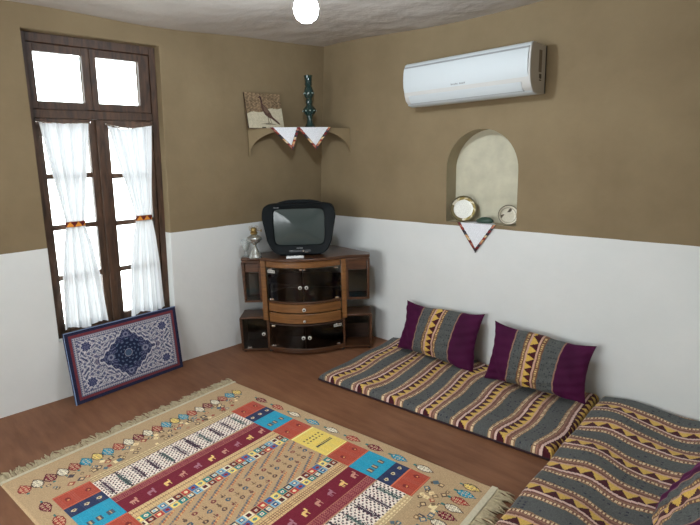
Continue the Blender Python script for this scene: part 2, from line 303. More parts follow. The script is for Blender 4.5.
# curtains
tie_dark=lin((96,32,34)); tie_yel=lin((226,150,60))
def curtain(label,tops,ties,bots,ztop,sag,seed,tiebackz=1.137):
    ny,nx=150,90; R=np.random.default_rng(seed)
    s=np.linspace(0,1,nx)[None,:]; z=np.linspace(ztop,.452,ny)[:,None]
    k=np.array([ztop,1.5,1.3,tiebackz,1.0,.8,.452])
    def prof(a,bm,c):
        vals=[a,a*.62+bm*.38,a*.27+bm*.73,bm,bm*.62+c*.38,bm*.28+c*.72,c]; return np.interp(-z,-k,vals)
    yl=prof(tops[0],ties[0],bots[0]); yr=prof(tops[1],ties[1],bots[1])
    zz=z-sag*np.sin(PI*s**.7)*np.clip((z-1.2)/(ztop-1.2),0,1)
    y=yl+(yr-yl)*s+0*zz
    w=(yr-yl)/(tops[1]-tops[0]); ph=R.uniform(0,6,4)
    amp=.014*np.clip(w,.45,1)
    off=-.042+amp*(np.sin(s*46+ph[0])*.5+np.sin(s*23+ph[1]+.8*np.sin(z*3))*.55+.3*np.sin(s*71+ph[2]))
    d=np.exp(-((z-tiebackz)/.05)**2); off=off*(1-.35*d)+(-.042)*.35*d
    zz=zz-.012*np.sin(s*9+ph[3])*np.clip((.6-z)/.12,0,1)
    X=(b_*(zz-1)+off-y*SE)/CE
    P=np.stack([X,y,zz],-1)
    root=gridmesh('curtain',P,None,M_sheer,origin=LW((tops[0]+tops[1])/2,ztop,-.04)); tag(root,label,'curtain','sheer white curtains on the window casements')
    # tieback : patterned band around the gathered cloth
    n=72; a0,a1=ties[0]-.004,ties[1]+.004; cy,hw=(a0+a1)/2,(a1-a0)/2; rows=13
    th=np.linspace(0,2*PI,n+1); P=np.zeros((rows,n+1,3)); col=np.zeros((rows-1,n,3))
    for j in range(rows):
        zz_=tiebackz-.017+.034*j/(rows-1)
        for i in range(n+1):
            P[j,i]=LW(cy+hw*math.cos(th[i]),zz_,-.042+.0155*math.sin(th[i]))
    for j in range(rows-1):
        for i in range(n):
            yy=cy+hw*math.cos((th[i]+th[i+1])/2); t=((yy-a0)/.048)%1; h=(j+.5)/(rows-1)
            col[j,i]=tie_yel if h<1-2*abs(t-.5) else tie_dark
            if h>.9 or h<.08: col[j,i]=lin((150,90,60))
    gridmesh('tieback',P,col,M_paint,root,world=True)
    wy=[tops[0]-.012,tops[1]+.012]; mb=MB().tube([LW(wy[0],ztop+.004,-.05),LW((wy[0]+wy[1])/2,ztop-sag,-.045),LW(wy[1],ztop+.004,-.05)],.0018,6)
    for y_ in wy: mb.tube([LW(y_,ztop+.004,-.075),LW(y_,ztop+.005,-.045)],.003,8)
    build('curtain_wire',mb,M_chrome,root,world=True)
curtain('sheer white curtain on the left casement, tied at mid height',(-2.143,-1.872),(-2.060,-1.952),(-2.135,-1.868),1.748,.004,3)
curtain('narrower sheer white curtain on the right casement, sagging at its top',(-1.757,-1.480),(-1.624,-1.520),(-1.706,-1.466),1.742,.022,5,1.133)

# ------------------------------------------------------------ bulb
bl=empty('light_bulb',(1.578,-1.444,2.118),label='glowing cool white bulb hanging from the ceiling',cat='light bulb')
M_em=bpy.data.materials.new('lit_bulb'); M_em.use_nodes=True; em=M_em.node_tree.nodes; em.clear(); eo=em.new('ShaderNodeOutputMaterial'); ee=em.new('ShaderNodeEmission'); ee.inputs[0].default_value=(.80,.90,1,1); ee.inputs[1].default_value=225; M_em.node_tree.links.new(ee.outputs[0],eo.inputs[0])
prof=[(.0,-.060),(.022,-.056),(.042,-.042),(.053,-.020),(.055,.0),(.050,.022),(.038,.040),(.028,.052)]
build('glass_globe',MB().lathe([(r_,z_+.03) for r_,z_ in prof],32),M_em,bl,smooth=True)
build('lamp_cap',MB().lathe([(.029,.08),(.027,.10),(.020,.118),(.0,.119)],24),M_white,bl,smooth='auto')
build('cord',MB().lathe([(.004,.118),(.004,.225)],10),M_white,bl,smooth=True)
build('ceiling_rose',MB().lathe([(.010,.215),(.040,.222),(.045,.250),(.0,.251)],32),M_white,bl,smooth='auto')

# ------------------------------------------------------------ rug
Fo=np.array([.524,-1.314,0.]); U=np.array([1.884,.176,0]); U/=np.linalg.norm(U); V=np.array([U[1],-U[0],0])
LA,LB=1.892,1.40
BEI=(176,149,114)
def paint_rug(a,b):
    shp=np.broadcast(a,b).shape; a=np.broadcast_to(a,shp); b=np.broadcast_to(b,shp)
    col=np.zeros(shp+(3,)); col[:]=BEI
    R=np.random.default_rng(11)
    def put(m,c): col[m]=c
    def rect(a0,a1,b0,b1): return (a>=a0)&(a<a1)&(b>=b0)&(b<b1)
    def boteh(ca,cb,ra,rb,c,ax,tipdir):
        # teardrop: long axis 'ax' ('a' or 'b'); tip toward tipdir
        u_,v_=((a-ca)*tipdir/ra,(b-cb)/rb) if ax=='a' else ((b-cb)*tipdir/ra,(a-ca)/rb)
        w=np.sqrt(np.clip(1-u_**2,0,None))*np.where(u_>0,1-.75*u_**1.3*np.sign(np.abs(u_)),1); w=np.nan_to_num(w)
        m=(np.abs(v_)<w)&(np.abs(u_)<1)
        edge=m&((np.abs(v_)>w-.22)|(u_<-.88)); put(m,c)
        dk=tuple(int(x*.45) for x in c) if sum(c)>300 else tuple(min(255,int(x*1.5)+25) for x in c)
        put(edge,(78,60,50) if sum(c)>480 else tuple(int(x*.75) for x in c))
        dots=m&~edge&(np.sin(a*2*PI/.011)*np.sin(b*2*PI/.011)>.35); 
        put(dots,(120,105,85) if sum(c)>480 else (215,190,150))
        st=(np.abs(v_)<.2)&(u_<-1)&(u_>-1.35); put(st,(60,110,105))
    RED=(160,62,52);MAR=(112,24,44);WHI=(222,214,192);TUR=(30,140,168);YEL=(226,200,112);NAV=(38,48,82)
    seqL=[YEL,TUR,RED,WHI,MAR,WHI,RED,TUR,YEL,TUR,RED,WHI,MAR]
    for i in range(23): boteh(.138,.098+.0566*i,.045,.0285,(YEL,TUR,(140,50,46),WHI,MAR,WHI,RED,TUR)[(i)%8],'a',-1)
    for i in range(23): boteh(1.803,.066+.0585*i,.046,.024,(YEL,TUR,RED,WHI,MAR,WHI,RED,TUR)[i%8],'a',1)
    cs=[MAR,RED,WHI,TUR,WHI,RED,MAR,TUR,WHI]
    for i in range(9):
        for bb in (.074,1.33): boteh(.366+.149*i,bb,.05,.024,cs[i] if bb<1 else (MAR,RED,WHI,TUR,WHI,RED,MAR,TUR,WHI)[i],'a',1)
    # small ornaments in both end borders
    for (lo,hi) in ((.19,.285),(1.635,1.745)):
        for k in range(95):
            ca=R.uniform(lo,hi); cb=R.uniform(.12,1.29); h=R.uniform(.007,.016); c=[(96,76,60),(70,60,66),(150,70,55),(80,100,112),(224,206,160),(120,96,70)][R.integers(6)]
            if R.random()<.5:
                m=(np.maximum(abs(a-ca),abs(b-cb))<h); i_=(np.maximum(abs(a-ca),abs(b-cb))<h*.55)
            else:
                m=(abs(a-ca)+abs(b-cb)<h*1.3); i_=(abs(a-ca)+abs(b-cb)<h*.7)
            put(m,c); put(i_,(206,180,135) if R.random()<.7 else c)
    # dotted cream bands beside the white stripes
    for a0,a1 in ((.302,.352),(1.587,1.625)):
        m=rect(a0,a1,.285,1.12); put(m,(190,164,124)); put(m&(((a-a0)%.0165)<.006)&((b%.02)<.012),(222,204,158)); put(m&(((a-a0)%.0165)>.0145),(120,98,76))
    # white stripes with small trees
    for a0,a1 in ((.355,.528),(1.427,1.585)):
        m=rect(a0,a1,.283,1.122); put(m,(226,214,202))
        g=(a-a0); 
        gi=np.floor(b/.0135); put(m&((((g+gi%2*.011)%.022)-.011)**2+((b%.0135)-.0068)**2<.0047**2),(58,30,42)); put(m&((((g+.006+gi%2*.011)%.022)-.011)**2+((b%.027)-.004)**2<.003**2),(120,50,60))
        for k in range(11):
            cb=.325+.0765*k; up=(g/.165)
            put(m&(abs(b-cb)<.0025),(50,38,48))
            blob=(abs(b-cb)<.0165*(.35+.65*np.abs(np.sin(g*2*PI/.045))))&(up>.2)&(up<.9); put(m&blob&(((g*120+b*90)%1)>.25),((66,46,60) if k%3 else (70,88,84)))
            
    # maroon stripes
    for a0,a1,pl,ph in ((.54,.692,.54,.585),(1.25,1.42,1.366,1.42)):
        m=rect(a0,a1,.28,1.125); put(m,MAR); q=rect(pl,ph,.28,1.125); put(q,(124,44,58))
        put(q&(np.sin(b*2*PI/.012)*np.sin(a*2*PI/.013)>.2),(168,102,92)); put(rect(pl,pl+.004,.28,1.125)|rect(ph-.004,ph,.28,1.125),(170,110,90))
        ac=(ph+a1)/2 if pl==a0 else (a0+pl)/2
        for k in range(10):
            cb=.32+.083*k; c=[(190,136,118),(222,184,116),(160,108,120)][k%3]; d=(a-ac); e=b-cb
            body=(d/.008)**2+(e/.017)**2<1; legs=(d*(1 if a0<1 else 1)>0)&(d<.024)&((abs(e-.012)<.003)|(abs(e+.012)<.003)|(abs(e-.004)<.002)); neck=(d<0)&(d>-.02)&(abs(e+.016)<.004)
            put(body|legs|neck,c)
    # cream guard bands
    for a0,a1 in ((.693,.75),(1.195,1.248)):
        m=rect(a0,a1,.283,1.122); put(m,(206,176,128)); w=(a1-a0)
        put(m&(np.abs(((a-a0)/w*4)%1-.5)>.42),(136,98,74)); put(m&(((b%.013)<.004))&(np.abs(((a-a0)/w*4)%1-.5)<.2),(150,104,74))
    # field
    m=rect(.75,1.195,.283,1.122); put(m,(178,148,112))
    f=rect(.842,1.105,.283,1.122)
    for a0,a1 in ((.842,.912),(1.035,1.105)):
        z_=f&(a>=a0)&(a<a1); dd=(b-(a-a0)*1.9)%.098
        put(z_&(dd<.02),(176,104,74)); put(z_&(dd<.02)&((b%.014)<.006),(206,160,104)); put(z_&(dd>.022)&(dd<.046),(92,98,104)); put(z_&(dd>.022)&(dd<.046)&((b%.014)<.006),(150,126,104))
    for k in range(18):
        for j in range(3):
            cb=.31+.049*k; ca=.935+.04*j; c=[(84,60,56),(62,84,100),(118,56,56),(120,92,60)][(k*2+j)%4]
            if (k+j)%2: put(((a-ca)**2+(b-cb)**2<.0125**2)&f,c); put(((a-ca)**2+(b-cb)**2<.005**2)&f,(186,150,110))
            else: put(f&(abs(b-cb)<.0025)&(abs(a-ca)<.016),(110,84,66)); put(f&(abs(abs(b-cb)-.007)<.003)&(abs(a-ca-.004)<.005),c)
    pal=[(40,52,70),(90,24,34),(226,204,120),(120,170,190),(178,60,56),(36,120,120),(222,210,180),(60,100,150)]
    ins=[(220,205,170),(206,160,120),(30,140,130),(44,60,110),(224,200,150),(230,220,180),(70,44,40),(150,40,40)]
    for a0 in (.757,.797,1.112,1.151):
        cw=.039; nb=int(.84/cw)
        for k in range(nb+1):
            b0=.284+cw*k; m=rect(a0,a0+.036,b0,min(b0+.036,1.12)); i=(k*5+int(a0*100)*3)%8; put(m,pal[i])
            r_=np.maximum(abs(a-a0-.018),abs(b-b0-.018)); 
            if i%3==0: put(m&(r_<.011),ins[i]); put(m&(r_<.006),pal[(i+3)%8])
            else: q=((a-a0-.018)**2+(b-b0-.018)**2<.0095**2); put(m&q,ins[i]); put(m&((a-a0-.018)**2+(b-b0-.018)**2<.004**2),pal[(i+2)%8])
    # coloured end blocks
    OR=(168,70,52); T=(34,146,176); Y=(222,196,98)
    bl=[(.325,.448,OR),(.448,.53,NAV),(.53,.69,T),(.69,.842,OR),(.842,1.103,Y),(1.103,1.25,OR),(1.25,1.416,T),(1.416,1.495,NAV),(1.495,1.615,OR)]
    for (b0,b1,flip) in ((.112,.282,0),(1.123,1.29,1)):
        for (a0,a1,c) in bl:
            m=rect(a0,a1,b0,b1); put(m,c); ac=(a0+a1)/2; bc=(b0+b1)/2
            st=m&(np.sin(b*2*PI/.009)>.75); col[st]=np.array(c)*.88+20
            if c==NAV:
                for q in (-.055,0,.055): put(m&((a-ac)**2+(b-bc-q)**2<.011**2),(206,190,150)); put(m&((a-ac)**2+(b-bc-q)**2<.005**2),(90,60,60))
            elif c==T:
                for q in (-.04,.01,.045): put(m&(abs(a-ac-.02)<.018)&(abs(b-bc-q)<.013),(70,80,96)); put(m&(abs(a-ac-.02)<.014)&(abs(b-bc-q)<.004),(190,160,110))
            elif c==Y:
                for q in range(8): put(m&(abs(a-ac-.03+q*.0)<.0)&m,c)
                for q in range(9):
                    cb=b0+.03+.013*q; put(m&(((a-ac-.035)/.012)**2+((b-cb)/.005)**2<1),(70,66,60)); 
                for q in range(6):
                    for w_ in range(2): put(m&((a-ac+.03+w_*.028)**2+(b-b0-.03-.022*q)**2<.006**2),(96,70,50))
                put(m&((abs(a-a0-.008)<.003)|(abs(a1-a-.008)<.003)),(236,220,150))
            else:
                for q in (-.05,.04):
                    put(m&(((a-ac)/.016)**2+((b-bc-q)/.012)**2<1),(120,40,38)); put(m&((a-ac-.006)**2+(b-bc-q)**2<.005**2),(216,150,90))
                put(m&((abs(a-a0-.006)<.0025)|(abs(a1-a-.006)<.0025)),(200,110,76))
    nz=R.normal(0,1,shp)[...,None]*3.5+5*np.sin(a*2*PI/.0105)[...,None]*.4
    col=np.clip(col+nz,8,250)
    return lin(col)
h=.0042; na,nb_=int(LA/h),int(LB/h)
aa=np.linspace(0,LA,na+1); bb=np.linspace(0,LB,nb_+1); A_,B_=np.meshgrid(aa,bb)
Z=.009+.0015*np.sin(A_*6+B_*3)+.001*np.sin(B_*11)
edge=np.minimum.reduce([A_,LA-A_,B_,LB-B_]); Z=Z*np.clip(edge/.008,.15,1)
P=Fo+A_[...,None]*U+B_[...,None]*V; P[...,2]=Z+.0005
ac_=(aa[1:]+aa[:-1])/2; bc_=(bb[1:]+bb[:-1])/2; AC,BC=np.meshgrid(ac_,bc_)
rug=gridmesh('rug',P,paint_rug(AC,BC),M_rug)
tag(rug,'large beige patterned rug with fringed ends in the middle of the floor','rug')
for side in (0,1):
    mb=MB(); N_=250; R=random.Random(side+3)
    for k in range(N_):
        bq=LB*(k+.5)/N_; L_=R.uniform(.065,.095) ; d=-1 if side==0 else 1; a0=0 if side==0 else LA
        if R.random()<.3: L_*=1.15
        pts=[]; sw=.016*math.sin(k*.45)+R.uniform(-.014,.014); zz=R.uniform(.003,.012)
        for t in (0,.3,.65,1):
            p=Fo+U*(a0+d*L_*t)+V*(bq+sw*t*t+.004*math.sin(t*6+k)); pts.append((p[0],p[1],.004+zz*math.sin(t*PI)*.9+.001))
        mb.tube(pts,[.003,.0042,.0048,.0024],4)
    build('fringe',mb,M_fringe,rug,world=True,smooth=True)
    a0,a1=((-.006,.010) if side==0 else (LA-.022,LA+.006)); mb=MB()
    c=[Fo+U*x+V*y for x,y in ((a0,0),(a1,0),(a1,LB),(a0,LB))]; mb.add([(p[0],p[1],.001) for p in c]+[(p[0],p[1],.0125) for p in c],[(3,2,1,0),(4,5,6,7),(0,1,5,4),(1,2,6,5),(2,3,7,6),(3,0,4,7)])
    build('end_binding',mb,mat('cream_binding',(.66,.60,.44),.9,noise=(80,.1)),rug,world=True)

# ------------------------------------------------------------ kilim cloth colours
PER=.236
def kilim(s,t,seed=0,flip=False,tri=.052):
    """s metres across the stripes (centre of a zigzag band at s=0), t metres along them"""
    shp=np.broadcast(s,t).shape; s=np.broadcast_to(s,shp); t=np.broadcast_to(t,shp)
    x=((s+PER/2)%PER)-PER/2
    if flip: x=-x
    col=np.zeros(shp+(3,)); col[:]=(90,92,91)
    def put(m,c): col[m]=c
    R=np.random.default_rng(seed+40)
    # specks in the grey
    gx=np.floor(s/.019); gt=np.floor(t/.024); hsh=np.sin(gx*12.99+gt*78.2)*43758.5; hsh=hsh-np.floor(hsh)
    put((hsh>.72)&(abs((s/.019)%1-.5)<.22)&(abs((t/.024)%1-.5)<.2),(54,54,66))
    put(np.abs(x)<.074,(124,88,74))
    put((np.abs(np.abs(x)-.064)<.0065)&((t%.016)<.0095),(228,202,162))
    put(np.abs(np.abs(x)-.0735)<.0022,(160,128,96))
    put(np.abs(np.abs(x)-.050)<.003,(160,116,100))
    put((x>.0215)&(x<.039),(220,190,178)); put((x<-.0215)&(x>-.033),(206,164,140)); put(np.abs(np.abs(x)-.0375)<.0018,(120,70,62))
    m=(np.abs(x)<=.0225); put(m,(72,24,34))
    tt=(t/tri)%1; hh=(x+.0225)/.045
    put(m&(hh<.96*(1-np.abs(2*tt-1))),(216,180,94))
    col=col+R.normal(0,1,shp)[...,None]*4
    return lin(np.clip(col,5,250))

def mattress(name,label,FL,FR,BR,BL,zc,H,stripe,hgt,nx,ny,tris=.052,binding=True,kfun=None):
    """bilinear quad FL..BL; hgt(u,v) extra height; stripe(u,v)->(s,t)"""
    FL,FR,BR,BL=[np.array(p,float) for p in (FL,FR,BR,BL)]
    uu=np.linspace(0,1,nx+1); vv=np.linspace(0,1,ny+1); Ug,Vg=np.meshgrid(uu,vv)
    Pxy=((1-Ug)*(1-Vg))[...,None]*FL+(Ug*(1-Vg))[...,None]*FR+(Ug*Vg)[...,None]*BR+((1-Ug)*Vg)[...,None]*BL
    Lx=np.linalg.norm(FR-FL); Ly=np.linalg.norm(BL-FL)
    d=np.minimum.reduce([Ug*Lx,(1-Ug)*Lx,Vg*Ly,(1-Vg)*Ly]); rad=.028
    q=np.clip(d/rad,0,1); prof=np.sqrt(1-(1-q)**2)
    Z=.004+(H+hgt(Ug,Vg))*(.18+.82*prof)
    Z[0,:]=Z[-1,:]=.002; Z[:,0]=Z[:,-1]=.002
    P=np.concatenate([Pxy,Z[...,None]],-1)
    uc=(uu[1:]+uu[:-1])/2; vc=(vv[1:]+vv[:-1])/2; Uc,Vc=np.meshgrid(uc,vc); s,t=stripe(Uc,Vc)
    col=kfun(s,t)
    idx=[(x,y) for x in range(nx+1) for y in (0,)]
    ring=[P[0,i] for i in range(nx+1)]+[P[j,nx] for j in range(1,ny+1)]+[P[ny,i] for i in range(nx-1,-1,-1)]+[P[j,0] for j in range(ny-1,0,-1)]
    o=gridmesh(name,P,col,M_kilim)
    mb=MB().tube([(p[0],p[1],.0085) for p in ring[::6]+[ring[0]]],.006,6)
    build('edge_binding',mb,mat('dark_edge_binding',(.03,.012,.016),.9),o,world=True,smooth=True)
    return tag(o,label,'mattress')
# mattress 1, along the right wall: stripes run front to back
S1=[1.068,1.30,1.525,1.779,2.010,2.247,2.481]
def st1(u_,v_):
    x=.925+u_*(2.497-.925)+.010*np.sin(v_*5+u_*9)+.010*np.sin(v_*9+2); return x-1.068,(v_)*.83
mattress('floor_mattress','long thin striped floor mattress along the right wall under two cushions',(.925,-.90),(2.500,-.765),(2.462,-.012),(.845,-.012),0,.046,st1,
  lambda u_,v_:.006*np.sin(u_*34+v_*5)+.004*np.sin(v_*14+u_*8)+.018*v_*v_-.016*np.clip(.25-u_,0,1)*3*(1-v_*.3),380,220,kfun=lambda s,t:kilim(s,t,1,flip=True))
def st2(u_,v_):
    y=-2.05+v_*2.04-.022*np.sin(u_*9)-.055*u_+.007*np.sin(u_*23+v_*9); return y+.205,u_*.84
mattress('floor_mattress','striped floor mattress in the right foreground, set at right angles to the other',(2.575,-2.05),(3.345,-2.05),(3.345,-.014),(2.470,-.014),0,.082,st2,
  lambda u_,v_:.010*np.sin(u_*11-.4)*(.3+v_)+.007*np.sin(v_*30+u_*7)+.02*np.clip(v_-.9,0,1)*6*np.sin(PI*np.clip(u_*1.2,0,1)),230,480,kfun=lambda s,t:kilim(s,t,2,flip=True,tri=.068))

# ------------------------------------------------------------ cushions
def cushion(label,base,w,hh,ztop_shift,rot,lean,T=.098,seed=0,side='y'):
    """bottom edge centre at base; local x along width, local y thickness (front = -y), local z up"""
    R=np.random.default_rng(seed); n1,n2=150,80
    s=np.linspace(-1,1,n1+1); t=np.linspace(-1,1,n2+1); S,Tt=np.meshgrid(s,t)
    X=S*w/2*(1-.085*(1-Tt**2)-.0*Tt); Zl=(Tt+1)/2*hh; Zl=hh/2+(Zl-hh/2)*(1-.12*(1-np.abs(S)**2.2))
    # droop: one corner up
    Zl=Zl+.012*S*Tt*(1 if seed%2 else -1)+.006*np.sin(S*5+seed)*(Tt>0)*Tt
    th=T*np.clip((1-S**2)*(1-Tt**2),0,1)**.5*(1-.22*Tt)
    wr=.004*np.sin(S*17+Tt*5+seed)+.003*np.sin(Tt*19-S*7)+.006*np.sin(S*3.2+seed*2)*np.cos(Tt*4)
    root=empty('cushion',base,rot,label=label,cat='cushion',group='plum and striped cushions on the floor mattresses')
    cl,sl=math.cos(lean),math.sin(lean)
    out=[]
    for sg in (-1,1):
        Yl=sg*(th+wr*(th>.01)); y=Yl*cl+Zl*sl; z=Zl*cl-Yl*sl*.0+0; out.append(np.stack([X,y,z],-1))
    tc=(t[1:]+t[:-1])/2; sc=(s[1:]+s[:-1])/2; Sc,Tc=np.meshgrid(sc,tc)
    lim=.49; mid=np.abs(Sc)<lim
    # both sides of one closed cover: stack front and back into a single ring grid
    ringP=np.concatenate([out[0],out[1][::-1]],0); keepm=np.concatenate([mid,np.zeros((1,n1),bool),mid[::-1]],0); zr=np.zeros((1,n1),bool)
    for e in (Sc<=-lim,Sc>=lim):
        v=gridmesh('velvet_end',ringP,None,M_velvet,root,keep=np.concatenate([e,zr,e[::-1]],0)); v['label']='plain plum velvet end of the cushion'
    sm=Sc*w/2*.93; tm=(Tc+1)/2*hh; x=sm
    col=np.zeros(Sc.shape+(3,)); col[:]=(86,89,87); lim_m=lim*w/2*.93
    def put(m,c): col[m]=c
    gx=np.floor(x/.014); gt=np.floor(tm/.018); hsh=np.sin(gx*12.99+gt*78.2)*43758.5; hsh-=np.floor(hsh); put((hsh>.6)&(abs((x/.014)%1-.5)<.25)&(abs((tm/.018)%1-.5)<.22),(62,62,66))
    x=x+.012
    put(np.abs(x)<.062,(116,82,62)); put((np.abs(np.abs(x)-.050)<.005)&((tm%.0125)<.007),(206,172,116)); put((np.abs(np.abs(x)-.056)<.0)&(tm>9),(0,0,0))
    put(np.abs(np.abs(x)-.031)<.006,(200,160,140)); put(np.abs(x)<.025,(70,24,32)); tt=(tm/.05)%1; hq=(x+.025)/.05; put((np.abs(x)<.025)&(hq<.95*(1-np.abs(2*tt-1))),(212,174,84))
    put(np.abs(sm)>lim_m-.006,(150,112,96))
    col=lin(np.clip(col+R.normal(0,1,Sc.shape)[...,None]*4,5,250)); cc=np.concatenate([col,np.zeros((1,n1,3)),col[::-1]],0)
    gp=gridmesh('woven_panel',ringP,cc,M_kilim,root,keep=keepm); gp['label']='striped woven middle panel with yellow zigzag'
    return root
cushion('plum velvet cushion with striped middle, nearest the television cabinet',(1.390,-.215,.064),.655,.385,0,.02,.36,seed=1)
cushion('plum velvet cushion with striped middle, at the right end of the long mattress',(2.130,-.220,.064),.645,.362,0,.01,.34,seed=2)
cushion('plum velvet cushion cut off by the right edge of the photo, on the foreground mattress',(3.075,-1.17,.100),.60,.38,0,-PI/2+.22,.48,seed=3)

# ------------------------------------------------------------ television cabinet (local frame at its front left foot)
TH=math.atan2(.71433,.69981)
cab=empty('television_cabinet',(.077,-.953,0),TH,label='walnut corner television cabinet with smoked glass doors and open side boxes',cat='cabinet')
def arc(x0,x1,y_edge,bul,n=24,rev=False):
    pts=[]
    for i in range(n+1):
        t=i/n; pts.append((x0+(x1-x0)*t,y_edge-bul*math.sin(PI*t)**.8 if 0<t<1 else y_edge))
    return pts[::-1] if rev else pts
def arcp(x0,x1,y0,bul,n=24):
    c=(x1-x0)/2; return [(x0+(x1-x0)*i/n, y0-bul*(1-((i/n)*2-1)**2)) for i in range(n+1)]
BK_U=[(1.035,.10),(.68,.55),(.585,.55),(.03,.09)]
BK_L=[(1.06,.12),(.68,.55),(.585,.55),(-.01,.09)]
CX0,CX1=.205,.822; BUL=.095
def plan(xl,xr,bk,lip=0.0): # outline with bulging centre, counter clockwise from left front
    return [(xl,0-lip),(CX0-.03,-lip)]+[(x,y-lip) for x,y in arcp(CX0-.005,CX1+.005,-.018,BUL)]+[(CX1+.03,-lip),(xr,-lip)]+bk
# top slab
build('cabinet_top',MB().prism(plan(.036,1.028,BK_U,.006),.742,.765),M_wood,cab,bevel=.006)
inner=[(CX0+.02,.0)]+[]
def block(x0,x1,y0,y1,z0,z1): return MB().box(x0,x1,y0,y1,z0,z1)
# curved top rail
def curved(x0,x1,y0,bul,z0,z1,th,n=28,T=None):
    p=arcp(x0,x1,y0,bul,n); poly=p+[(x,y+th) for x,y in p[::-1]]; return MB().prism(poly,z0,z1)
build('top_rail',curved(.228,.800,-.016,BUL-.004,.690,.742,.022),M_woodl,cab,bevel=.005)
# posts
for x0 in (.183,.803): build('post',block(x0,x0+.04,-.012,.03,.262,.742),M_woodl,cab,bevel=.006)
for x0,x1 in ((.205,.222),(.808,.825)): build('partition',block(x0,x1,.0,.26,.02,.742),M_wood,cab,bevel=.002)
# upper side boxes
def ring_box(x0,x1,z0,z1,y0,y1,t=.016):
    mb=MB(); mb.box(x0,x1,y0,y1,z0,z0+t).box(x0,x1,y0,y1,z1-t,z1).box(x0,x0+t,y0,y1,z0+t,z1-t).box(x1-t,x1,y0,y1,z0+t,z1-t); return mb
build('side_box',ring_box(.042,.183,.408,.742,-.004,.15,.018),M_wood,cab,bevel=.006)
build('side_box',ring_box(.843,1.022,.408,.742,-.004,.16,.018),M_wood,cab,bevel=.006)
for x0,x1 in ((.062,.181),(.845,1.002)):
    build('small_drawer_front',block(x0,x1,.004,.02,.648,.722),M_wood,cab,bevel=.004)
    build('side_glass',block(x0,x1,.008,.012,.428,.646),M_smoke,cab)
# lower side boxes
build('side_box',ring_box(-.004,.222,.012,.292,-.006,.20,.016),M_wood,cab,bevel=.005)
build('side_box',ring_box(.808,1.034,.012,.292,-.006,.20,.016),M_wood,cab,bevel=.005)
# central decks
def deck(z0,z1,m=M_wood,lip=0,y0=-.014,name='deck'):
    p=[(.222,.20)]+[(.222,y0-lip)]+[(x,y-lip) for x,y in arcp(.228,.802,y0,BUL)]+[(.806,y0-lip),(.806,.20),(.70,.36),(.33,.36)]; return build(name,MB().prism(p,z0,z1),m,cab,bevel=.004)
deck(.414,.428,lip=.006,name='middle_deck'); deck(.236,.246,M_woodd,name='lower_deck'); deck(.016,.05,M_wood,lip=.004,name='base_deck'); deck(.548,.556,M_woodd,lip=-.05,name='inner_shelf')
M_knob=mat('pale_glazed_knob',(.72,.70,.64),.25)
def knob(p,parent,r=.0125):
    r=r*1.12
    T=disc_T(p,(0,-1,0)); k=build('knob',MB().lathe([(r*.45,-.012),(r*.45,0),(r,.004),(r,.010),(r*.7,.014),(.0,.0145)],20,T=T),M_knob,parent,smooth='auto')
    build('knob_centre',MB().lathe([(r*.5,.0145),(r*.42,.0165),(0,.017)],16,T=T),M_black,k); return k
def yarc(x,y0=-.016,bul=BUL,x0=.228,x1=.8): t=(x-x0)/(x1-x0)*2-1; return y0-bul*(1-t*t)
# drawers
for (z0,z1,kr) in ((.338,.408,.0125),(.252,.330,.009)):
    d=build('drawer_front',curved(.232,.797,-.014,BUL-.002,z0,z1,.02),M_woodl,cab,bevel=.005)
    build('drawer_panel',curved(.262,.767,-.024,BUL-.014,z0+.014,z1-.014,.012),M_woodl,d,bevel=.004)
    knob((.515,yarc(.515)-.014,(z0+z1)/2-(0 if kr>.01 else .01)),d,kr)
# curved glass doors
def gdoor(x0,x1,z0,z1,kx,kz,lab=None):
    n=14; p=[(x0+(x1-x0)*i/n,yarc(x0+(x1-x0)*i/n)+.004) for i in range(n+1)]; poly=p+[(x,y+.005) for x,y in p[::-1]]
    d=build('glass_door',MB().prism(poly,z0,z1),M_smoke,cab); d['label']='curved smoked glass door'
    knob((kx,yarc(kx)-.004,kz),d,.0125)
    hx=x0+.03 if x0<.4 else x1-.03
    for z in (z0+.008,z1-.008):
        y=yarc(hx); build('hinge',MB().box(hx-.014,hx+.014,y-.004,y+.012,z-.006,z+.006),M_chrome,d,bevel=.001)
    return d
d1=gdoor(.232,.513,.432,.686,.492,.545); d2=gdoor(.517,.797,.432,.686,.540,.545)
d3=gdoor(.232,.513,.054,.232,.500,.145); d4=gdoor(.517,.797,.054,.232,.548,.145)
def sticker(x,z,d):
    w=.030; y=yarc(x); sl=(yarc(x+.01)-yarc(x-.01))/.02; T=lambda a,b_z,c:(x+a,y-.0015-c+sl*a,z+b_z)
    mb=MB().box(-w,w,-.011,.011,0,.001,T=lambda a,b2,c:T(a,b2,c)); s_=build('paper_sticker',mb,mat('sticker_paper',(.55,.53,.48),.8),d)
    mb=MB()
    for k in range(7): mb.box(-.024+.007*k,-.0195+.007*k,-.004+.002*(k%2),.005-.002*(k%3),.001,.0016,T=T)
    build('printed_marks',mb,M_dark,s_)
sticker(.270,.661,d1); sticker(.765,.216,d4)
for x in (.503,.528): build('magnet_plate',block(x-.01,x+.01,yarc(x)-.001,yarc(x)+.012,.676,.688),M_chrome,cab)
# flat smoked door on the lower left box
ld=build('glass_door',block(.014,.204,-.004,.001,.030,.274),M_smoke,cab); ld['label']='flat smoked glass door on the lower left box'; knob((.178,-.006,.150),ld,.012)
build('hinge',block(.045,.075,-.008,.006,.034,.044),M_chrome,ld)
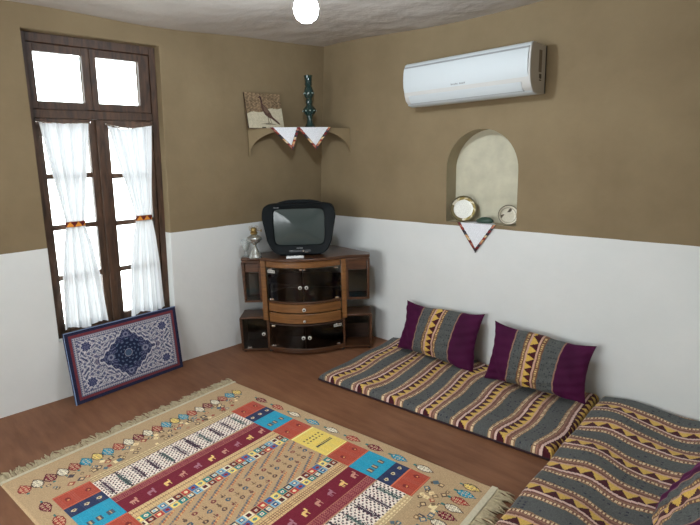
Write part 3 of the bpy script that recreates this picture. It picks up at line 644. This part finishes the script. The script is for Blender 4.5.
# side and back panels for the closed lower middle and left box
build('back_panel',block(.826,1.016,.19,.196,.03,.15),M_woodd,cab); build('shade_sheet',block(.826,1.016,.19,.194,.152,.275),M_smoke,cab)  # added panel and tinted sheet darken the wall seen through the open right box
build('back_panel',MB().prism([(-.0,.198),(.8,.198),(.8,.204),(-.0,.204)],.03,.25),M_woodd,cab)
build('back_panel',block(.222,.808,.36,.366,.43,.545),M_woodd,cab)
for (x,y) in ((.02,.02),(.23,-.0),(.80,-.0),(1.015,.02),(.515,-.06),(.40,.3),(.63,.3)):
    build('foot',MB().lathe([(.012,0),(.016,.006),(.014,.014),(.01,.018)],14,c=(x,y)),M_black,cab,smooth=True)

# ------------------------------------------------------------ television
tv=empty('television',tuple(Vector((.077,-.953,.765))+Vector((.69981,.71433,0))*.492+Vector((-.71433,.69981,0))*.03),TH,label='black old tube television on the walnut cabinet',cat='television')
def tvout(n,w_mid,w_top,w_bot,z0,z1,rc,hump=0.0):
    """closed outline param by angle"""
    pts=[]
    for i in range(n):
        a=2*PI*(i+.5)/n-PI/2; c,s_=math.cos(a),math.sin(a); k=rc
        x=math.copysign(abs(c)**k,c); z=math.copysign(abs(s_)**k,s_); t=(z+1)/2
        w=(w_bot*(1-t)*(1-2*t)+w_mid*4*t*(1-t)*1.0+w_top*t*(2*t-1)) if True else 0
        zz=z0+(z1-z0)*t
        if z>0: zz+=hump*max(0,math.cos(x*PI/2*.95))*z
        pts.append((x*w/2,zz))
    return pts
n=96
def ring(pts,y): return [(x,y,z) for x,z in pts]
OUT=tvout(n,.548,.538,.395,.008,.405,.24)
SCR=tvout(n,.392,.382,.372,.083,.363,.22)
def loft(rings,cap0=False,cap1=False):
    mb=MB(); k=len(rings[0]); vs=[p for r_ in rings for p in r_]; fs=[]
    for j in range(len(rings)-1):
        for i in range(k): fs.append((j*k+i,j*k+(i+1)%k,(j+1)*k+(i+1)%k,(j+1)*k+i))
    if cap0: fs.append(tuple(range(k)))
    if cap1: fs.append(tuple((len(rings)-1)*k+i for i in range(k)))
    return mb.add(vs,fs)
def sc(pts,f_,cz=.21,fz=None): fz=f_ if fz is None else fz; return [(x*f_,cz+(z-cz)*fz) for x,z in pts]
SO=[(x*1.035,.223+(z-.223)*1.045) for x,z in SCR]
build('front_bezel',loft([ring(SCR,.016),ring(SO,.0),ring(sc(OUT,.97),-.012),ring(sc(OUT,.992),-.008),ring(OUT,.004),ring(OUT,.07)]),M_tv,tv,smooth='auto')
rows=[]; 
for k in range(10):
    f_=1-k/10; rows.append([(x*f_,.016-.022*(1-f_**2),.223+(z-.223)*f_) for x,z in SCR])
rows.append([(x*.001,-.006,.223+(z-.223)*.001) for x,z in SCR])
s_=build('screen',loft(rows,cap1=True),M_screen,tv,smooth=True)
H1=tvout(n,.50,.47,.41,.014,.392,.34,.036); H2=tvout(n,.44,.40,.38,.016,.385,.4,.032); H3=tvout(n,.30,.27,.27,.03,.32,.5,.0); H4=tvout(n,.20,.18,.18,.05,.25,.5,0)
build('rear_housing',loft([ring(H1,.07),ring(H1,.12),ring(H2,.17),ring(H3,.30),ring(H4,.37)],cap0=True,cap1=True),M_tv,tv,smooth='auto')
build('base_plinth',MB().box(-.16,.16,.02,.28,0,.03),M_tv,tv,bevel=.006)
build('control_strip',MB().prism([(-.085+.17*i/12,-.012-.010*math.sin(PI*i/12)) for i in range(13)]+[(.085,.0),(-.085,.0)],.030,.047),mat('grey_control_plastic',(.07,.075,.08),.25),tv,bevel=.003)
build('power_button',MB().lathe([(.008,0),(.008,.006),(.006,.008),(0,.008)],20,T=disc_T((.028,-.020,.040),(0,-1,0))),M_chrome,tv,smooth='auto')
build('indicator_button',MB().box(.038,.066,-.024,-.012,.026,.034),M_chrome,tv,bevel=.002)
mb=MB()
for k in range(7): mb.box(-.024+.007*k,-.0195+.007*k,-.0135,-.011,.059,.064)
build('maker_mark',mb,mat('silver_print',(.4,.42,.43),.4),tv)
build('model_mark',MB().box(-.185,-.168,-.0135,-.010,.373,.379).box(-.163,-.146,-.0135,-.010,.373,.379),mat('grey_print',(.16,.17,.18),.4),tv)
# ------------------------------------------------------------ remote, lamp, glass
def cabw(x,y,z): 
    p=Vector((.077,-.953,0))+Vector((.69981,.71433,0))*x+Vector((-.71433,.69981,0))*y; return (p.x,p.y,z)
rm=empty('remote_control',cabw(.462,-.072,.766),TH,label='slim white remote lying on the cabinet edge before the television',cat='remote control')
build('case',MB().box(-.066,.066,-.020,.020,0,.018),M_white,rm,bevel=.005)
build('buttons',MB().box(-.045,-.03,-.01,.01,.018,.0195).box(-.02,-.008,-.01,.01,.018,.0195).box(.002,.014,-.01,.01,.018,.0195),M_whited,rm)
ol=empty('oil_lamp',cabw(.150,.0,.765),TH,label='silvery glass oil lamp with brass burner left of the television',cat='oil lamp')
M_merc=mat('silvered_glass',(.55,.57,.54),.16,metal=.75,bump=(40,.1,.004))
build('base',MB().lathe([(.050,0),(.052,.006),(.044,.014),(.040,.030),(.030,.055),(.016,.082),(.013,.098),(.018,.108)],32),M_merc,ol,smooth='auto')
build('oil_font',MB().lathe([(.018,.108),(.040,.120),(.056,.138),(.060,.150),(.056,.160),(.030,.174),(.020,.180)],32),M_merc,ol,smooth='auto')
bu=build('burner',MB().lathe([(.020,.180),(.026,.184),(.028,.196),(.020,.205),(.024,.212),(.020,.228),(.012,.234),(0,.235)],24),M_brass,ol,smooth='auto')
mb=MB()
for k in range(6):
    a=k*PI/3; c_,s1=math.cos(a),math.sin(a); mb.tube([(.022*c_,.022*s1,.205),(.032*c_,.032*s1,.215),(.034*c_,.034*s1,.238),(.028*c_,.028*s1,.246)],.002,6)
build('chimney_prong',mb,M_brass,bu); build('wick_knob',MB().tube([(.02,0,.208),(.055,-.0,.208)],.002,6).lathe([(.010,-.003),(.010,.003)],16,T=disc_T((.056,0,.208),(1,0,0))),M_brass,bu)
gl=empty('drinking_glass',cabw(.066,.066,.765),TH,label='clear glass goblet beside the oil lamp at the cabinet corner',cat='glass')
build('bowl',MB().lathe([(.006,.045),(.020,.052),(.030,.075),(.034,.105),(.029,.130),(.0275,.130),(.032,.105),(.028,.077),(.018,.055),(0,.05)],32),M_clear,gl,smooth=True)
build('stem',MB().lathe([(.028,0),(.028,.004),(.008,.010),(.006,.045)],24),M_clear,gl,smooth=True)

# ------------------------------------------------------------ air conditioner
ac=empty('air_conditioner',(1.575,0,1.835),label='white wall mounted split air conditioner high on the right wall',cat='air conditioner')
x0,x1=-.450,.450
def extr(prof,x0,x1): # prof (y,z)
    n=len(prof); return MB().add([(x0,y,z) for y,z in prof]+[(x1,y,z) for y,z in prof],[tuple(range(n)),tuple(range(n,2*n))[::-1]]+[(i,(i+1)%n,n+(i+1)%n,n+i) for i in range(n)])
body=[(-.002,.0),(-.10,-.004),(-.150,.006),(-.178,.03),(-.193,.065),(-.200,.11),(-.202,.16),(-.198,.215),(-.190,.245),(-.178,.262),(-.16,.268),(-.002,.268)]
build('body',extr(body,x0,x1),mat('ivory_plastic',(.56,.55,.52),.45,spec=.3),ac,bevel=.004)
fp=[(-.186,.062),(-.198,.088),(-.207,.12),(-.209,.165),(-.205,.21),(-.197,.238),(-.19,.24),(-.19,.1)]
build('front_panel',extr(fp,x0+.002,x1-.012),M_ac,ac,bevel=.002)
tp=[(-.193,.246),(-.184,.262),(-.168,.271),(-.12,.274),(-.12,.262),(-.18,.25)]
build('top_strip',extr(tp,x0+.002,x1-.004),M_ac,ac,bevel=.002)
build('seam',extr([(-.200,.237),(-.196,.247),(-.18,.247),(-.18,.237)],x0+.004,x1-.012),M_whited,ac)
lv=[(-.160,.008),(-.178,.026),(-.192,.054),(-.195,.060),(-.17,.05),(-.15,.02)]
build('louver',extr(lv,x0+.035,x1-.055),M_ac,ac,bevel=.002)
build('outlet_slot',extr([(-.1535,.006),(-.165,.0115),(-.150,.02),(-.12,.01)],x0+.03,x1-.05),M_whited,ac)
build('chin_strip',extr([(-.100,-.008),(-.152,.002),(-.158,.0085),(-.13,.01),(-.1,.004)],x0+.001,x1-.001),M_ac,ac,bevel=.002)
build('bracket_seam',MB().box(x1-.001,x1+.002,-.010,-.002,.002,.264),M_dark,ac)
sl_=build('side_label',MB().box(x1-.001,x1+.0015,-.095,-.060,.115,.235),mat('brown_grey_label',(.20,.17,.14),.5),ac)
build('printed_marks',MB().box(x1,x1+.002,-.085,-.075,.08,.105).box(x1,x1+.002,-.070,-.060,.08,.105).box(x1,x1+.002,-.085,-.060,.068,.074),mat('dark_label_print',(.08,.07,.06),.5),ac)
mb=MB()
for k in range(10):
    if k in (5,): continue
    mb.box(-.07+.0105*k,-.064+.0105*k,-.2035,-.1985,.092+.001*(k%2),.100+.002*(k%3==0))
build('maker_mark',mb,M_whited,ac)

# ------------------------------------------------------------ corner shelf
P1=Vector((.075,-.765,0)); P2=Vector((.405,-.003,0)); SZ=1.735
dirv=(P2-P1); nrm=Vector((dirv.y,-dirv.x,0)).normalized()
mb=MB(); TT=48
def fz(s_): # underside of fascia
    e1=.34
    if s_<e1: q=(e1-s_)/e1
    elif s_>1-e1: q=(s_-(1-e1))/e1
    else: q=0
    return SZ-.022-.185*(1-math.sqrt(max(0,1-q*q)))
pts=[(i/TT) for i in range(TT+1)]
fr=[P1+dirv*s_ for s_ in pts]
vs=[]; fs=[]
def bulge(s_): return nrm*(.05*math.sin(PI*s_))
for k,s_ in enumerate(pts):
    p=fr[k]+bulge(s_); q=p-nrm*.035
    vs+=[(p.x,p.y,SZ),(p.x,p.y,fz(s_)),(q.x,q.y,fz(s_)),(q.x,q.y,SZ)]
for k in range(TT):
    o=4*k
    for a,b2 in ((0,1),(1,2),(2,3),(3,0)): fs.append((o+a,o+b2,o+4+b2,o+4+a))
fs+=[(0,1,2,3),(4*TT,4*TT+1,4*TT+2,4*TT+3)]
mb.add(vs,fs)
poly=[((fr[k]+bulge(s_)*.9).x,(fr[k]+bulge(s_)*.9).y) for k,s_ in enumerate(pts)]+[(.30,-.003),(.075,-.003),(.055,-.60)]
mb.prism(poly,SZ-.02,SZ-.0005)
tag(build('corner_shelf',mb,M_mud,smooth='auto'),'mud plaster corner shelf with arched underside','shelf')
# cloths on the shelf: square laid cornerwise, corner hanging over the front
bandc=[(120,40,42),(206,160,110),(60,50,56),(176,110,90),(214,190,150),(70,66,74),(150,60,50)]
def corner_cloth(name,label,O,ex,ed,w,d,down,back,cat,group,flatlen=.10):
    """hanging triangle: O top centre on the edge, ex unit along edge, w half width, d drop; flatlen on top going back"""
    n=56; root=None
    # local grid: i across -1..1 , j down 0..1 ; triangle clipped by collapsing
    P=np.zeros((n+1,n+1,3)); col=np.zeros((n,n,3)); O=np.array(O); ex=np.array(ex); dn=np.array(down); bk=np.array(back)
    for j in range(n+1):
        t=j/n
        for i in range(n+1):
            s_=(i/n)*2-1; x=s_*w*(1-t)+ed*t*w; P[j,i]=O+ex*x+dn*(d*t)-bk*(.004+.006*math.sin(s_*5+t*3)*t*.6)
    for j in range(n):
        for i in range(n):
            t=(j+.5)/n; s_=((i+.5)/n)*2-1; x=s_*w*(1-t); y=d*t; dist=(1-abs(s_))*(1-t)*w*(d/math.hypot(w,d))
            if dist<.020:
                k=int((y+ (0 if s_<0 else .01))/.017); c=bandc[(k*(3 if s_<0 else 2)+ (1 if s_>0 else 0))%7]; 
                if dist<.003 or dist>.018: c=(50,44,50)
            else: c=(226,228,232)
            col[j,i]=lin(c)
    # top part lying on the shelf
    r0=gridmesh(name,P,col,M_paint,smooth=True); tag(r0,label,cat,group)
    T2=np.zeros((9,13,3)); c2=np.zeros((8,12,3)); c2[:]=lin((226,228,232))
    for j in range(9):
        for i in range(13):
            t=j/8; s_=(i/12)*2-1; T2[j,i]=O+ex*(s_*w*(1-.5*t))+bk*(flatlen*t-.004)+np.array([0,0,.0012])
    gridmesh('flat_fold',T2,c2,M_paint,r0,world=True); return r0
ex=np.array(dirv.normalized()); bkv=-np.array(nrm)
for (s_,lb,ed) in ((.335,'white cloth corner with patterned border hanging left on the corner shelf',.45),(.615,'white cloth corner with patterned border hanging below the green vase',.06)):
    p=P1+dirv*s_+bulge(s_); corner_cloth('shelf_cloth',lb,(p.x+.004,p.y-.004,SZ+.004),ex,ed,.118 if ed>.3 else .142,.172,(0,0,-1),bkv,'cloth','small white cloths hanging over ledges',.08)
# picture
ph=.262; pw=.325
def paint_pic(nx,ny):
    x=(np.arange(nx)+.5)/nx; y=(np.arange(ny)+.5)/ny; X,Y=np.meshgrid(x,y) # y up
    R=np.random.default_rng(5); col=np.zeros((ny,nx,3)); n1=np.sin(X*23+3*np.sin(Y*17))*np.sin(Y*29+2*np.sin(X*31)); n2=np.sin(X*61+5*np.sin(Y*40))*np.sin(Y*53)
    col[:]=(150,134,108); hor=.40+.22*X+.03*np.sin(X*12)
    up=Y>hor; col[up]=np.stack([128+26*n1+16*n2,108+22*n1+14*n2,84+18*n1+12*n2],-1)[up]
    dn=~up; col[dn]=np.stack([192+6*n1,184+6*n1,160+6*n1],-1)[dn]
    def poly(pts,c):
        pts=np.array(pts); ins=np.zeros(X.shape,bool); m=len(pts)
        for i in range(m):
            x1,y1=pts[i]; x2,y2=pts[(i+1)%m]; cnd=((y1>Y)!=(y2>Y))&(X<(x2-x1)*(Y-y1)/((y2-y1)+1e-9)+x1); ins^=cnd
        col[ins]=c
    poly([(.395,.90),(.43,.93),(.455,.88),(.465,.78),(.47,.70),(.56,.60),(.64,.48),(.70,.34),(.88,.16),(.90,.10),(.84,.13),(.66,.28),(.60,.30),(.50,.38),(.43,.52),(.41,.66),(.42,.80)],(84,62,54))
    poly([(.47,.66),(.56,.58),(.62,.46),(.56,.42),(.49,.50)],(110,90,76))
    poly([(.40,.90),(.43,.92),(.455,.86),(.46,.74),(.43,.74),(.42,.84)],(60,38,38)); poly([(.34,.86),(.40,.90),(.40,.87)],(70,50,40))
    poly([(.56,.32),(.575,.32),(.585,.14),(.565,.14)],(96,76,64)); poly([(.61,.30),(.625,.30),(.665,.14),(.65,.14)],(96,76,64))
    poly([(.36,.12),(.58,.16),(.80,.11),(.60,.10)],(120,112,96)); poly([(.36,.0),(.36,.03),(.46,.03),(.48,.0)],(50,42,36))
    return lin(np.clip(col+R.normal(0,1,col.shape[:2])[...,None]*4,5,250))
pl=np.array(LW(-.795,SZ+.001,.085)); pr=np.array(LW(-.455,SZ+.001,.085)); 
pex=(pr-pl)/np.linalg.norm(pr-pl); topn=np.array(LW(-.80,SZ+ph,.022)); 
pup=np.array(LW(-.60,SZ+ph*.97,.022))-np.array(LW(-.60,SZ+.001,.085)); pup/=np.linalg.norm(pup)
Pg=np.zeros((97,129,3))
for j in range(97):
    for i in range(129): Pg[j,i]=pl+pex*(pw*i/128)+pup*(ph*j/96)
pn=np.cross(pex,pup); pn/=np.linalg.norm(pn); pn=pn if pn[0]>0 else -pn
pic=empty('bird_picture',tuple(pl+pex*pw/2),label='unframed picture of a long tailed bird leaning on the corner shelf',cat='picture')
mb=MB(); cs=[pl,pl+pex*pw,pl+pex*pw+pup*ph,pl+pup*ph]; mb.add([tuple(c-pn*.012) for c in cs]+[tuple(c-pn*.0004) for c in cs],[(3,2,1,0),(4,5,6,7),(0,1,5,4),(1,2,6,5),(2,3,7,6),(3,0,4,7)])
build('board',mb,M_frame,pic,world=True)
gridmesh('picture_face',Pg,paint_pic(128,96),M_paint,pic,world=True)
# vase
M_green=mat('dark_green_glass',(.012,.036,.032),.12,spec=.7,coat=.4)
vz=empty('green_vase',(.245,-.29,SZ),label='tall slender dark green glass vase on the corner shelf',cat='vase')
build('body',MB().lathe([(.046,0),(.048,.006),(.040,.016),(.026,.045),(.021,.075),(.024,.095),(.044,.115),(.055,.133),(.050,.150),(.028,.172),(.023,.185),(.028,.200),(.026,.215)],28),M_green,vz,smooth='auto')
build('neck',MB().lathe([(.026,.215),(.022,.225),(.036,.245),(.040,.265),(.036,.290),(.030,.310),(.024,.322)],28),M_green,vz,smooth='auto')
build('rim',MB().lathe([(.024,.322),(.030,.332),(.027,.35),(.030,.385),(.034,.40),(.030,.40),(.024,.37)],28),M_green,vz,smooth='auto')
M_bead=mat('pale_glass_bead',(.35,.45,.42),.1,spec=.8)
for (rr,zz,k) in ((.0555,.133,10),(.0405,.266,8)):
    for i in range(k):
        a=2*PI*i/k; build('glass_bead',MB().lathe([(.006,-.001),(.005,.002),(0,.003)],10,T=disc_T((rr*.985*math.cos(a),rr*.985*math.sin(a),zz),(math.cos(a),math.sin(a),0))),M_bead,vz)


# ------------------------------------------------------------ niche contents
def plate(label,cx,cy,rad,tilt,az,rimc,paintf,loc_z):
    n=64; m_=28; T_=None
    nv=Vector((math.sin(az)*math.cos(tilt),-math.cos(az)*math.cos(tilt),math.sin(tilt)))
    up=Vector((0,0,1)); a=up.cross(nv).normalized(); a=-a if a.x<0 else a; b=nv.cross(a); b=-b if b.z<0 else b
    cen=Vector((cx,cy,loc_z+rad*b.z+.002))
    rr=np.linspace(0,1,m_+1); th=np.linspace(0,2*PI,n+1); P=np.zeros((m_+1,n+1,3)); col=np.zeros((m_,n,3))
    for j in range(m_+1):
        q=rr[j]; dz=.018*(max(0,(q-.55)/.45))**1.5
        for i in range(n+1):
            p=cen+a*(rad*q*math.cos(th[i]))+b*(rad*q*math.sin(th[i]))+nv*(dz); P[j,i]=p
    for j in range(m_):
        for i in range(n): 
            q=(j+.5)/m_; t=(th[i]+th[i+1])/2; col[j,i]=lin(paintf(q,t))
    nvn=np.array(nv)
    P2_=P[::-1]-nvn*.006; PP=np.concatenate([P,P2_],0); cc=np.concatenate([col,np.tile(lin(rimc),(1,n,1)).reshape(1,n,3),np.tile(lin(rimc),(m_,n,1)).reshape(m_,n,3)],0)
    o=gridmesh('plate',PP,cc,M_china); tag(o,label,'plate','plates in the wall niche'); return o
M_china=attr_mat('glazed_china',rough=.25,gain=1.1,bump=(50,.02,.001),spec=.5,sheen=0)
def p1(q,t):
    if q<.72: return (238,238,230)
    g=math.cos(t-.35)>-.25
    if q>.9: return (92,84,60)
    return ((150,132,78) if math.sin(t*9+q*14)>-.5 else (206,196,160)) if g else (214,208,190) if math.cos(t-3.7)<.6 else (120,110,80)
def p2(q,t):
    x,y=q*math.cos(t),q*math.sin(t)
    if q>.93: return (110,104,92)
    if abs(q-.74)<.035: return (168,162,144)
    if abs(x*.7+.35-y*.9)<.07+.10*math.sin(x*7) and x<.35 and q<.7: return (92,84,72)
    return (214,208,190)
plate('round white plate with gold patterned rim at the left of the niche',1.466,.030,.092,.30,.60,(110,98,66),p1,NZ0)
plate('smaller cream plate with a dark drawing at the right of the niche',1.800,.040,.066,.30,.60,(190,184,168),p2,NZ0)
mb=MB(); 
vsn=[];T0=Vector((1.625,.042,NZ0+.001))
mb.lathe([(.0,.0),(.05,.003),(.064,.012),(.055,.026),(.03,.040),(.0,.044)],28,T=lambda x,y,z:(T0.x+x*1.05+(.3*z),T0.y+y*.45,T0.z+z))
tag(build('green_ornament',mb,mat('dark_green_glaze',(.03,.065,.045),.4),smooth=True),'low dark green dish between the two niche plates','ornament')  # dark green lump standing for a small unidentified ornament
corner_cloth('niche_cloth','white cloth corner with patterned border hanging from the niche',(1.592,-.003,NZ0+.002),(1,0,0),-.02,.150,.203,(0,0,-1),(0,1,0),'cloth','small white cloths hanging over ledges',.09)

# ------------------------------------------------------------ carpet panel leaning under the window
BLp=np.array([.052,-2.178,.002]); BRp=np.array([-.012,-1.420,.002]); TLp=np.array(LW(-2.170,.452,.034)); TRp=np.array(LW(-1.425,.468,.034))
def paint_carpet(nx,ny,W,Hh):
    x=(np.arange(nx)+.5)/nx*W; y=(np.arange(ny)+.5)/ny*Hh; X,Y=np.meshgrid(x,y); R=np.random.default_rng(9)
    col=np.zeros((ny,nx,3)); d=np.minimum.reduce([X,W-X,Y,Hh-Y]); col[:]=(38,40,66)
    def put(m,c): col[m]=c
    put(d>.022,(112,52,60)); put(d>.040,(96,100,124)); put(d>.043,(172,170,176)); put((d>.043)&(d<.062)&(np.sin(X*2*PI/.014)+np.sin(Y*2*PI/.014)>.7),(70,76,108)); put((d>.062)&(d<.065),(84,88,116))
    f=d>.065; cx,cy=W/2,Hh/2; dx,dy=X-cx,Y-cy; ax,ay=abs(dx),abs(dy)
    put(f,(158,158,168))
    # curling vine lattice
    v1=np.sin(ax*88+2.4*np.sin(ay*61))*np.sin(ay*92+2.1*np.sin(ax*53)); v2=np.sin(ax*190+3*np.cos(ay*130))*np.sin(ay*170+2*np.sin(ax*120))
    put(f&(np.abs(v1)<.17),(206,204,206)); put(f&(v1>.52),(86,92,124)); put(f&(v2>.60),(92,96,122)); put(f&(v2<-.78),(122,108,128)); put(f&(v1<-.72),(60,66,100))
    for (ox,oy) in ((.262,.118),(.262,-.118),(-.262,.118),(-.262,-.118)):
        rr=np.hypot(dx-ox,dy-oy); th=np.arctan2(dy-oy,dx-ox); pet=.030*(1+.13*np.cos(th*8)); put(rr<pet,(54,60,98)); put((rr<pet)&(np.sin(rr*420)*np.cos(th*6)>.45),(126,128,150)); put((rr>pet)&(rr<pet+.005),(198,196,200))
    for ox in (-.20,.20):
        rr=np.hypot(dx-ox,dy); put((rr<.026)&(np.cos(np.arctan2(dy,dx-ox)*8)>-.3),(120,112,128)); put((rr<.010),(64,68,100))
    dm=ax/.195+ay/.178; th=np.arctan2(dy,dx); rr=np.hypot(dx,dy)
    sc_=dm+.04*np.cos(ax*150)+.0*rr; m=(sc_<1)&f; put(m,(44,50,82)); put(m&(v2>.5),(104,110,140)); put(m&(np.abs(v1)<.07),(110,114,138)); put((np.abs(sc_-1)<.03)&f,(196,194,198)); put((np.abs(sc_-1.1)<.018)&f,(80,84,112))
    med=(rr<.096*(1+.14*np.cos(th*8))); put(med,(30,38,66)); put(med&(np.cos(th*8)*np.sin(rr*210)>.5),(88,104,130)); put(rr<.02,(70,90,116)); put((rr<.028)&(rr>.023),(140,144,158))
    for oy in (-.128,.128):
        r3=np.hypot(dx/1.0,dy-oy); put((r3<.019),(120,124,146)); put(r3<.009,(50,56,90))
    for ox in (-.12,.12):
        r3=np.hypot(dx-ox,dy); put(r3<.021,(132,134,152)); put(r3<.010,(54,60,92))
    return lin(np.clip(col+R.normal(0,1,X.shape)[...,None]*6,5,250))
W_=float(np.linalg.norm(BRp-BLp)); H_=float(np.linalg.norm(TLp-BLp)); nx,ny=330,210
uu=np.linspace(0,1,nx+1)[None,:,None]; vv=np.linspace(0,1,ny+1)[:,None,None]
Pc=(1-uu)*(1-vv)*BLp+uu*(1-vv)*BRp+uu*vv*TRp+(1-uu)*vv*TLp
cn=np.cross(BRp-BLp,TLp-BLp); cn/=np.linalg.norm(cn); cn=cn if cn[0]>0 else -cn
cp=empty('framed_carpet',tuple((BLp+BRp)/2),label='navy and white medallion carpet panel leaning on the wall below the window',cat='carpet panel')
cpd=.024; cs=[BLp,BRp,TRp,TLp]
mb=MB(); K=12; g=lambda a,b,o:tuple((1-a)*(1-b)*BLp+a*(1-b)*BRp+a*b*TRp+(1-a)*b*TLp-cn*o)
for o in (.0012,cpd):
    mb.add([g(i/K,j/K,o) for j in range(K+1) for i in range(K+1)],[(j*(K+1)+i,j*(K+1)+i+1,(j+1)*(K+1)+i+1,(j+1)*(K+1)+i) for j in range(K) for i in range(K)])
for (p,q_) in (((0,0),(1,0)),((1,0),(1,1)),((1,1),(0,1)),((0,1),(0,0))):
    for i in range(K):
        t0,t1=i/K,(i+1)/K; A0=(p[0]+(q_[0]-p[0])*t0,p[1]+(q_[1]-p[1])*t0); A1=(p[0]+(q_[0]-p[0])*t1,p[1]+(q_[1]-p[1])*t1)
        mb.add([g(*A0,.0012),g(*A1,.0012),g(*A1,cpd),g(*A0,cpd)],[(0,1,2,3)])
build('backing_board',mb,mat('navy_felt_edge',(.018,.022,.055),.85),cp,world=True)
gridmesh('carpet_face',Pc,paint_carpet(nx,ny,W_,H_),M_carp,cp,world=True)
cl=[tuple(c+cn*.001) for c in (BLp,TLp,TRp)]; build('edge_piping',MB().tube(cl,.0035,8),mat('pale_blue_piping',(.22,.30,.48),.6),cp,world=True)

# ------------------------------------------------------------ light
W=bpy.data.worlds.new('sky'); bpy.context.scene.world=W; W.use_nodes=True; bg=W.node_tree.nodes['Background']; bg.inputs[0].default_value=(.93,.98,1,1); bg.inputs[1].default_value=7.0
for (nm,loc,rot,sx,sy) in (('portal',(1.75,YB-.26,1.15),(PI/2,0,0),3.1,1.4),('portal',LW(-1.8,1.34,-.34),(0,-PI/2,0),1.8,.8)):
    l=bpy.data.lights.new(nm,'AREA'); l.shape='RECTANGLE'; l.size=sx; l.size_y=sy; l.cycles.is_portal=True
    o=bpy.data.objects.new(nm,l); o.location=loc; o.rotation_euler=rot if nm=='portal' and sx>3 else (0,-PI/2,0); C.objects.link(o)
vs_.exposure=0.61
